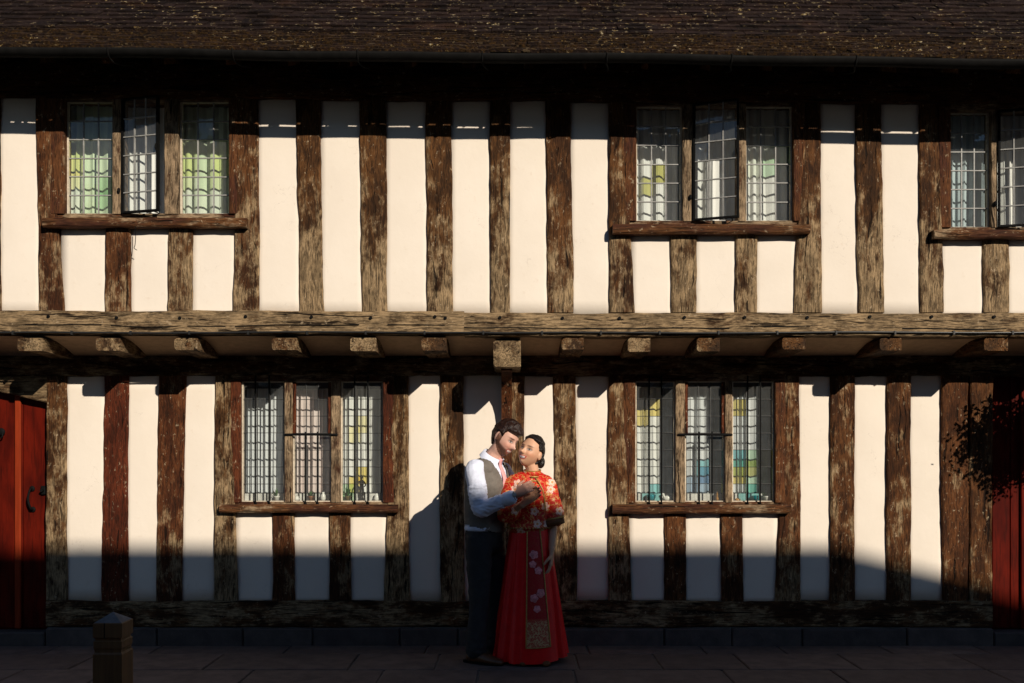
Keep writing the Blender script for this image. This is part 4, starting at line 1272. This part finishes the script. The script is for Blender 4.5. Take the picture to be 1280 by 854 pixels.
cols[far] = (.52, .27, .19)
colored('body', V, Fc, cols, M['skin'], MAN)
def man_hair(x, y, z):
    if abs(y) > .045 and -.030 < x < .020 and -.05 < z < .026: return 0      # clear of the ear
    top = max(0, min(1, (z - .055) / .03)) * (1 if x < .085 else 0)
    if z > .058: 
        q = .022 + .012 * max(0, x / .09) + .006 * max(0, (z - .08) / .04)
        return q if (x < .078 or z > .075) else 0
    if x < .030 and z > -.012 + (0.02 if x > 0 else 0) : return .013 if z < .03 else .018
    if x < -.025 and z > -.075: return .010
    return 0
hair_shell(GH, HM, HC, man_hair, 3.0, M['brownhair'], MAN, amp=.38)
# shirt: sleeves, body and collar
b = MB()
b.tube(torso_nodes(.004)[2:-1], RT, 20, 4)
b.tube([(SH_R + Vector((.03, .05, .0)), .066), (SH_R, .068), (SH_R.lerp(EL_R, .45), .064), (EL_R, .053), (EL_R.lerp(WR_R, .3), .050), (EL_R.lerp(WR_R, .68), .043), (EL_R.lerp(WR_R, .80), .039)], (0, 0, 1), 16, 5)
b.tube([(EL_R.lerp(WR_R, .75), .047), (EL_R.lerp(WR_R, .96), .048)], (0, 0, 1), 16, 3)
b.tube([(SH_L, .070), (SH_L.lerp(EL_L, .5), .066), (EL_L, .056), (WR_L, .042)], (0, 0, 1), 14, 4)
b.tube([(mc + Vector((0, 0, .918)), .181, .134), (mc + Vector((0, 0, .950)), .170, .125)], RT, 20, 3)
V, N, Fc = remesh(b, .0055, 3)
near = np.minimum(1, np.maximum(0, (np.linalg.norm(V - np.array(EL_R), axis=1) < .17) * 1.0))
V2 = wrinkle(V, N, .006, (14, 14, 30), 4.0)
V = V * (1 - near[:, None] * .999) + V2 * near[:, None] * .999
V = wrinkle(V, N, .0018, (14, 14, 10), 9.0)
obj('shirt', V, Fc, M['shirt'], MAN, True)
cl = MB()
NA = (HC - NB).normalized()
cn = NB + Vector((-.004, -.002, .005))
for s_ in range(2):                     # stand and fall of the collar
    pass
ring = []
seg = 28
cu = RT; cvv = NA.cross(cu).normalized()
for r_lo, r_hi, z0_, z1_ in ((.073, .070, -.022, .030),):
    for k in range(seg + 1):
        an = math.radians(25 + 310 * k / seg)      # gap at the throat
        dirv = -cvv * math.cos(an) * -1 + cu * math.sin(an)
        drop = .018 + .034 * (abs(k / seg - .5) * 2) ** 3
        ring.append((cn + dirv * r_lo + NA * z0_, cn + dirv * r_hi + NA * z1_, cn + dirv * (r_hi + .008) + NA * (z1_ + .001), cn + dirv * (r_lo + .016) + NA * (z1_ - .028 - drop)))
v = [q for r in ring for q in r]
f = []
for k in range(seg):
    for q in range(3): f.append((k * 4 + q, k * 4 + q + 1, (k + 1) * 4 + q + 1, (k + 1) * 4 + q))
obj('collar', v, f, M['shirt'], MAN, True)
# waistcoat with a V neck
b = MB(); b.tube(torso_nodes(.014)[1:-1], RT, 24, 5)
b.tube([(ms_ + Vector((0, 0, 1.32)) - RT * .12, .055, .09), (ms_ + Vector((0, 0, 1.36)) - RT * .05, .05, .085), (ms_ + Vector((0, 0, 1.36)) + RT * .05, .05, .085), (ms_ + Vector((0, 0, 1.32)) + RT * .135, .055, .092)], (0, 0, 1), 16, 3)
V, N, Fc = remesh(b, .006, 4)
V = wrinkle(V, N, .003, (10, 10, 16), 2.0)
def keep(c_):
    q = Vector(c_) - ms_
    f_, r_2 = q.dot(FW), q.dot(RT)
    if c_[2] < .940 - .05 * max(0, f_) / .12 + .012 * (f_ < -.05): return False
    if f_ > .02 and abs(r_2) < max(0, (c_[2] - 1.14)) * .36: return False
    if f_ <= .02 and c_[2] > 1.415: return False
    return True
V, Fc = cull(V, Fc, keep)
wc = obj('waistcoat', V, Fc, M['waistcoat'], MAN, True)
so = wc.modifiers.new('thickness', 'SOLIDIFY'); so.thickness = .004; so.offset = 1
# tie
tn = []
for t in range(9):
    z = 1.395 - t * .032
    off = .082 + .05 * min(1, t / 4) + (.012 if t == 0 else 0)
    wd = .021 if t == 0 else .014 + .003 * t
    c_ = ms_ + FW * (off) + Vector((0, 0, z))
    if t == 0: c_ += Vector((.004, 0, .002))
    tn.append((c_, wd, .008 if t else .014))
b = MB(); b.tube(tn, RT, 10, 3); b.build('tie', M['pinktie'], MAN, True)
# trousers
b = MB()
b.tube([(mc + Vector((0, 0, .80)), .158, .120), (mc + Vector((0, 0, .87)), .174, .128), (mc + Vector((0, 0, .905)), .172, .126)], RT, 20, 4)
for h_, kn_, an_ in HIPS:
    b.tube([(h_, .098), (h_.lerp(kn_, .5), .086), (kn_, .072), (kn_.lerp(an_, .55), .064), (an_ - Vector((0, 0, .015)), .066)], RT, 16, 5)
V, N, Fc = remesh(b, .007, 4)
V = wrinkle(V, N, .006, (7, 7, 9), 1.0)
low = np.clip((.34 - V[:, 2]) / .3, 0, 1)[:, None]
V = V * (1 - low) + wrinkle(V, N, .006, (6, 6, 22), 6.0) * low
obj('trousers', V, Fc, M['trousers'], MAN, True)
for h_, kn_, an_ in HIPS:
    o_ = Vector((an_.x, an_.y, 0)) - FW * .055
    b = MB()
    b.tube([(o_ + Vector((0, 0, .042)), .036, .040), (o_ + FW * .06 + Vector((0, 0, .048)), .040, .045), (o_ + FW * .14 + Vector((0, 0, .038)), .044, .034), (o_ + FW * .21 + Vector((0, 0, .028)), .045, .024), (o_ + FW * .255 + Vector((0, 0, .022)), .030, .018)], RT, 14, 4)
    V, N, Fc = remesh(b, .006, 3)
    V[:, 2] = np.maximum(V[:, 2], .012)
    sh = obj('shoe', V, Fc, M['leather'], MAN, True)
    k = MB()
    for zz in (.0, .014):
        for i in range(20):
            an = 2 * math.pi * i / 20
            k.v.append(o_ + FW * (.105 + .155 * math.cos(an)) + RT * (.044 * math.sin(an)) + Vector((0, 0, zz)))
    k.f = [tuple(range(20))[::-1], tuple(range(20, 40))] + [(i, (i + 1) % 20, 20 + (i + 1) % 20, 20 + i) for i in range(20)]
    k.build('sole', M['iron'], sh)
# watch
wp = WR_R + HD_R * .004
b = MB(); ax = (WR_R - EL_R).normalized(); u1 = ax.orthogonal().normalized(); u2 = ax.cross(u1)
rr = []
for k in range(20):
    an = 2 * math.pi * k / 20
    d_ = u1 * math.cos(an) + u2 * math.sin(an)
    for a_, r_3 in ((-.009, .029), (.009, .029), (.009, .033), (-.009, .033)): b.v.append(wp + d_ * r_3 + ax * a_)
for k in range(20):
    for q in range(4): b.f.append((k * 4 + q, k * 4 + (q + 1) % 4, ((k + 1) % 20) * 4 + (q + 1) % 4, ((k + 1) % 20) * 4 + q))
wt_ = b.build('watch', M['iron'], MAN, True)
b = MB(); b.cyl(wp + Vector((.0, -.030, .012)), wp + Vector((.0, -.040, .016)), .015, .014, 14); b.build('dial', M['lead'], wt_)

# ---------------- the woman
WOM = tag(empty('person', (.125, -.60, 0)), 'smiling person with pinned-up dark hair in a red embroidered jacket and long red skirt', 'person')
WF, WL = Vector((.20, -.98, 0)), Vector((.98, .20, 0))        # she faces the street; WL is her left
wc0 = Vector((.118, -.60, 0))
HW, NW = Vector((.130, -.645, 1.448)), Vector((.140, -.615, 1.30))
WM = frame((-.54, -.82, .25), (.34, .04, 1))
def wt_nodes(g):
    L = [(.80, .150, .112), (.90, .158, .118), (.98, .126, .095), (1.06, .128, .100), (1.15, .140, .118), (1.215, .142, .104), (1.265, .112, .078), (1.305, .070, .056)]
    return [(wc0 + Vector((.006, -.012 * (1.1 < z < 1.2), z)), a + g - (.035 if z < .95 else .012 if z < 1 else 0), b_ + g - (.03 if z < .95 else .012 if z < 1 else 0)) for z, a, b_ in L]
SL, EL2, WL2 = Vector((.244, -.585, 1.222)), Vector((.286, -.575, 1.00)), Vector((.272, -.665, .775))
SR, ER, WR2 = Vector((.004, -.625, 1.222)), Vector((-.040, -.690, 1.02)), Vector((.070, -.800, 1.100))
b = MB()
b.tube(wt_nodes(-.018), WL, 20, 4)
b.tube([(NW - Vector((0, .0, .05)), .052), (NW + Vector((0, -.01, .03)), .045), (HW + WM @ Vector((-.02, 0, -.06)), .045), (HW + WM @ Vector((-.02, 0, -.02)), .045)], WL, 14, 4)
for S_, E_, W_ in ((SL, EL2, WL2), (SR, ER, WR2)):
    b.tube([(S_, .044), (S_.lerp(E_, .5), .038), (E_, .032), (E_.lerp(W_, .35), .032), (W_, .022)], (0, 1, 0), 12, 4)
hand(b, WL2 + Vector((0, -.005, -.015)), (-.06, -.12, -1), (-1, .2, 0), (.2, -1, 0), .28)
hand(b, WR2 + Vector((.012, -.008, .008)), (.70, -.12, .62), (.1, -1, .1), (-.6, 0, .7), .35)
for s_ in (-1, 1):
    hp = wc0 + WL * (.075 * s_)
    b.tube([(hp + Vector((0, 0, .82)), .055), (hp + Vector((0, 0, .46)), .050), (hp + Vector((0, .01, .32)), .046), (hp + Vector((0, .01, .08)), .032)], (1, 0, 0), 12, 4)
    b.tube([(hp + Vector((0, .0, .06)) - WF * .02, .030, .028), (hp + Vector((0, 0, .04)) + WF * .07, .034, .022), (hp + Vector((0, 0, .03)) + WF * .13, .030, .014)], WL, 10, 3)
GW = head_pts(True) * np.array([.94, .98, .91])
b.add([HW + WM @ Vector(q) for q in GW.reshape(-1, 3)], grid_faces(GW.shape[0] - 1, GW.shape[1]))
for s_ in (-1, 1):
    b.ell(HW + WM @ Vector((-.008, .077 * s_, -.010)), (.018, .010, .029), 12, 8, WM)
V, N, Fc = remesh(b, .0042, 2)
H = (V - np.array(HW)) @ np.array(WM) / np.array([.94, .98, .91])
cols = face_colors(H, True, (.62, .345, .215), (.45, .035, .03), (.03, .016, .012))
cols[np.linalg.norm(H, axis=1) > .165] = (.58, .32, .20)
colored('body', V, Fc, cols, M['skin'], WOM)
def wom_hair(x, y, z):
    if abs(y) > .045 and -.028 < x < .016 and -.05 < z < .018: return 0
    if z > .086 - .55 * max(0, abs(y) - .018) and (x < .05 or z > .060): return .021 - .008 * max(0, x) / .09
    if x < .022 and z > -.03 + (.03 if x > -.005 else 0): return .014
    if x < -.02 and z > -.085: return .014
    return 0
hair_shell(GW, WM, HW, wom_hair, 11.0, M['blackhair'], WOM, extra=[((-.088, .030, -.040), (.036, .046, .044)), ((-.080, .058, -.050), (.026, .026, .034)), ((-.09, .0, .0), (.035, .05, .04))], amp=.22)
# jacket
def kua():
    m = Mat('embroidered_red_silk')
    oc = m.n('TexCoord').outputs['Object']
    s_ = m.n('SeparateXYZ'); m.l(oc, s_.inputs[0])
    cm = m.n('CombineXYZ'); m.l(s_.outputs[0], cm.inputs[0]); m.l(s_.outputs[2], cm.inputs[1])
    uv = cm.outputs[0]
    def flowers(sc, R, seedv):
        vv = m.vmath('ADD', m.scaled(uv, (sc, sc, sc)), (seedv, seedv * 1.7, 0))
        vo = m.n('TexVoronoi', voronoi_dimensions='2D', feature='F1'); vo.inputs['Scale'].default_value = 1.0; vo.inputs['Randomness'].default_value = .75
        m.l(vv, vo.inputs['Vector'])
        d = m.vmath('SUBTRACT', vv, vo.outputs['Position'])
        sd = m.n('SeparateXYZ'); m.l(d, sd.inputs[0])
        an = m.math('ARCTAN2', sd.outputs[1], sd.outputs[0])
        r = vo.outputs['Distance']
        edge = m.math('MULTIPLY', R, m.math('ADD', .88, m.math('MULTIPLY', .12, m.math('COSINE', m.math('MULTIPLY', an, 5.0)))))
        inside = m.ramp(m.math('SUBTRACT', edge, r), 0.0, .03)
        heart = m.ramp(r, R * .32, R * .22)
        vein = m.ramp(m.math('ABSOLUTE', m.math('SINE', m.math('MULTIPLY', an, 5.0))), .22, .05)
        lay = m.ramp(m.math('SINE', m.math('MULTIPLY', r, 42.0 / 1.0)), .4, .9)
        return inside, heart, vein, lay
    base = (.50, .012, .008)
    n1 = m.noise(uv, 21, 2, .5)
    n2 = m.noise(uv, 34, 2, .5)
    n3_ = m.noise(uv, 11, 2, .5)
    sw = m.ramp(m.math('ABSOLUTE', m.math('SUBTRACT', n1, .5)), .022, .008)
    sw2 = m.math('MULTIPLY', m.ramp(m.math('ABSOLUTE', m.math('SUBTRACT', n2, .47)), .018, .006), .8)
    c = m.mix(sw, base, (.62, .30, .08))
    c = m.mix(sw2, c, (.55, .22, .05))
    i1, h1, v1, l1 = flowers(9.0, .29, 3.3)
    fc = m.mix(h1, m.mix(m.math('MULTIPLY', l1, .55), (.82, .60, .48), (.66, .16, .11)), (.72, .30, .12))
    fc = m.mix(m.math('MULTIPLY', v1, .5), fc, (.60, .12, .07))
    i2, h2, v2, l2 = flowers(19.0, .30, 8.1)
    c = m.mix(m.math('MULTIPLY', m.math('MULTIPLY', i2, m.ramp(n3_, .50, .54)), .85), c, m.mix(h2, (.70, .34, .12), (.80, .62, .42)))
    c = m.mix(i1, c, fc)
    hgt = m.math('ADD', m.math('ADD', sw, i1), m.noise(oc, 300, 2))
    return m.bsdf(c, .5, hgt, .5, .002, spec=.3)
M['kua'] = kua()
b = MB()
b.tube([(wc0 + Vector((0, 0, .925)), .150, .122), (wc0 + Vector((0, 0, .965)), .140, .110)] + wt_nodes(.012)[3:-1], WL, 24, 4)
b.tube([(SL + Vector((-.07, -.01, .032)), .050), (SL, .060), (SL.lerp(EL2, .5), .070), (EL2 + Vector((.0, -.005, .02)), .074), (EL2 + Vector((-.004, -.012, -.02)), .078)], (0, 1, 0), 16, 4)
b.tube([(SR + Vector((.07, -.01, .032)), .050), (SR, .060), (SR.lerp(ER, .5), .066), (ER, .066), (ER.lerp(WR2, .45), .062)], (0, 1, 0), 16, 4)
b.tube([(NW + Vector((-.0, -.004, -.06)), .070, .062), (NW + Vector((0, -.006, -.012)), .062, .056)], WL, 16, 3)
V, N, Fc = remesh(b, .0055, 4)
V = wrinkle(V, N, .004, (13, 13, 10), 3.0)
jk = obj('jacket', V, Fc, M['kua'], WOM, True)
def band(name, c_, ax_, ra, rb, h_, th, mat, parent, uref):
    ax_ = Vector(ax_).normalized(); u = Vector(uref); u = (u - ax_ * u.dot(ax_)).normalized(); v_ = ax_.cross(u)
    k = MB(); n_ = 26
    for i in range(n_):
        an = 2 * math.pi * i / n_
        e_ = u * math.cos(an) * ra + v_ * math.sin(an) * rb
        en = e_.normalized()
        for a_, t_ in ((-h_, 0), (h_, 0), (h_, th), (-h_, th)): k.v.append(Vector(c_) + e_ + en * t_ + ax_ * a_)
    for i in range(n_):
        for q in range(4): k.f.append((i * 4 + q, i * 4 + (q + 1) % 4, ((i + 1) % n_) * 4 + (q + 1) % 4, ((i + 1) % n_) * 4 + q))
    return k.build(name, mat, parent, True)
axl = (EL2 - SL).normalized()
band('cuff', EL2 + Vector((-.004, -.012, -.034)), axl, .078, .078, .022, .006, M['cuffband'], jk, (0, 1, 0))
band('cuff_braid', EL2 + Vector((-.004, -.010, -.006)), axl, .078, .078, .006, .005, M['gold'], jk, (0, 1, 0))
band('collar', NW + Vector((.0, -.010, .006)), (0, -.12, 1), .058, .053, .018, .003, M['kua'], jk, WL)
band('collar_braid', NW + Vector((.0, -.012, .024)), (0, -.12, 1), .058, .053, .003, .004, M['gold'], jk, WL)
band('collar_lining', NW + Vector((.0, -.010, .004)), (0, -.12, 1), .0545, .0495, .013, .0025, M['redsatin'], jk, WL)
b = MB(); b.tube([(NW + WF * .062 + Vector((0, 0, -.015)), .004), (NW + WF * .105 + WL * .03 + Vector((0, -.0, -.07)), .005), (wc0 + WF * .130 + WL * .075 + Vector((.0, -.0, 1.16)), .005), (wc0 + WF * .120 + WL * .088 + Vector((.0, 0, 1.05)), .005)], (0, 0, 1), 8, 5)
b.build('front_braid', M['gold'], jk, True)
b = MB()
for i, z in enumerate((.0, -.028)):
    b.tube([(NW + WF * .068 + WL * (-.028) + Vector((0, -.004, -.022 + z)), .004), (NW + WF * .076 + Vector((0, -.006, -.020 + z)), .006), (NW + WF * .068 + WL * .028 + Vector((0, -.004, -.022 + z)), .004)], (0, 0, 1), 8, 3)
b.build('frog_button', M['gold'], jk, True)
b = MB()
for k_i in range(40):                    # bead edging at the jacket hem
    an = 2 * math.pi * k_i / 40
    b.ell(wc0 + WL * (.157 * math.cos(an)) + WF * (.129 * math.sin(an)) + Vector((0, 0, .928)), (.007, .007, .007), 6, 4)
b.build('hem_braid', M['gold'], jk, True)
# skirt: pleated sides, flat front panel
ZT, ZH = .955, .018
pa = math.atan2(-.975, .22)               # direction the panel faces
hc = Vector((.130, -.585, 0))
def sk_pt(an, t, grow=0.0):
    """an around, t from waist (0) to hem (1)"""
    e_ = t ** .85
    a_ = .122 + (.245 - .122) * e_
    b_ = .100 + (.215 - .100) * e_
    d_ = (an - pa + math.pi) % (2 * math.pi) - math.pi
    pl_ = min(1, max(0, (abs(d_) - .50) / .25))
    wv_ = 1 + pl_ * (.025 + .065 * t) * (math.sin(13 * d_ + 1.5 * math.sin(2 * d_)) + .35 * math.sin(29 * d_ + 2 * t)) * min(1, t * 3 + .15)
    wv_ += .012 * t * math.sin(5 * d_ + 6 * t)
    c_ = wc0.lerp(hc, t)
    dirv = Vector((math.cos(an), math.sin(an), 0))
    z = ZT + (ZH - ZT) * t + (.030 * max(0, math.cos(an)) ** 2 * t)
    return c_ + Vector((math.cos(an) * (a_ * wv_ + grow), math.sin(an) * (b_ * wv_ + grow), z))
nu, nv = 160, 40
v = [sk_pt(2 * math.pi * i / nu, j / nv) for j in range(nv + 1) for i in range(nu)]
f = [(j * nu + i, (j + 1) * nu + i, (j + 1) * nu + (i + 1) % nu, j * nu + (i + 1) % nu) for j in range(nv) for i in range(nu)]
sk_ = obj('skirt', v, f, M['redsatin'], WOM, True)
# front panel
def panel_mat():
    m = Mat('embroidered_panel')
    oc = m.n('TexCoord').outputs['Object']
    s_ = m.n('SeparateXYZ'); m.l(oc, s_.inputs[0])
    cm = m.n('CombineXYZ'); m.l(s_.outputs[0], cm.inputs[0]); m.l(s_.outputs[2], cm.inputs[1])
    uv = cm.outputs[0]
    n1 = m.noise(uv, 26, 2)
    low = m.ramp(s_.outputs[2], .20, .16)
    wv = m.ramp(m.math('ABSOLUTE', m.math('SUBTRACT', n1, .5)), .05, .02)
    vo = m.n('TexVoronoi', voronoi_dimensions='2D'); vo.inputs['Scale'].default_value = 26; m.l(uv, vo.inputs['Vector'])
    rings = m.ramp(m.math('SINE', m.math('MULTIPLY', vo.outputs['Distance'], 30.0)), .0, .6)
    c = m.mix(m.math('MULTIPLY', low, m.math('MAXIMUM', wv, m.math('MULTIPLY', rings, .8))), (.42, .010, .012), (.55, .34, .16))
    c = m.mix(m.math('MULTIPLY', m.math('SUBTRACT', 1.0, low), m.math('MULTIPLY', m.ramp(m.math('ABSOLUTE', m.math('SUBTRACT', m.noise(uv, 40, 2), .5)), .02, .008), .45)), c, (.34, .10, .04))
    return m.bsdf(c, .55, m.math('ADD', wv, rings), .3, .002, spec=.3)
M['panelcloth'] = panel_mat()
t0, t1 = .03, .885
def pn_pt(u, t, grow=.005):
    hwid = .33 + .03 * t
    return sk_pt(pa + u * hwid, t0 + (t1 - t0) * t, grow)
nu, nv = 12, 40
v = [pn_pt(-1 + 2 * i / nu, j / nv) for j in range(nv + 1) for i in range(nu + 1)]
f = [(j * (nu + 1) + i, (j + 1) * (nu + 1) + i, (j + 1) * (nu + 1) + i + 1, j * (nu + 1) + i + 1) for j in range(nv) for i in range(nu)]
fpn = obj('front_panel', v, f, M['panelcloth'], WOM, True)
for u in (-1, 1):
    b = MB(); b.tube([(pn_pt(u, j / 16, .007), .0045) for j in range(17)], WL, 7, 2); b.build('piping', M['gold'], fpn, True)
b = MB(); b.tube([(pn_pt(-1 + i / 5, 1, .006), .004) for i in range(11)], (0, 0, 1), 7, 2); b.build('piping', M['gold'], fpn, True)
for u, t, r in ((-.15, .22, .032), (-.32, .30, .026), (.30, .355, .028), (.42, .545, .032), (-.28, .585, .030), (-.02, .675, .026)):
    c_ = pn_pt(u, t, .008); e1 = (pn_pt(u + .1, t, .008) - pn_pt(u - .1, t, .008)).normalized(); e2 = (pn_pt(u, t - .02, .008) - pn_pt(u, t + .02, .008)).normalized(); nn = e1.cross(e2)
    if nn.y > 0: nn = -nn
    b = MB()
    n_ = 40
    rot = random.uniform(0, 6)
    for lay, (rs, hh) in enumerate(((1, .0), (.72, .002), (.40, .004))):
        o0 = len(b.v)
        for i in range(n_):
            an = 2 * math.pi * i / n_
            rr_ = r * rs * (.78 + .22 * abs(math.cos(2.5 * an + rot + lay)))
            b.v.append(c_ + e1 * rr_ * math.cos(an) + e2 * rr_ * math.sin(an) + nn * hh)
        b.v.append(c_ + nn * (hh + .0025))
        for i in range(n_): b.f.append((o0 + i, o0 + (i + 1) % n_, o0 + n_))
    b.build('embroidered_flower', M['pinkflower'], fpn)
for s_ in (-1, 1):
    o_ = wc0 + WL * (.075 * s_) + WF * (.06 if s_ < 0 else .10)
    b = MB(); b.tube([(o_ - WF * .05 + Vector((0, 0, .034)), .030, .030), (o_ + WF * .05 + Vector((0, 0, .028)), .036, .026), (o_ + WF * .115 + Vector((0, 0, .018)), .026, .016)], WL, 12, 4)
    b.v = [(x_, y_, max(z_, .0)) for x_, y_, z_ in [tuple(q) for q in b.v]]
    b.build('shoe', M['cuffband'], WOM, True)
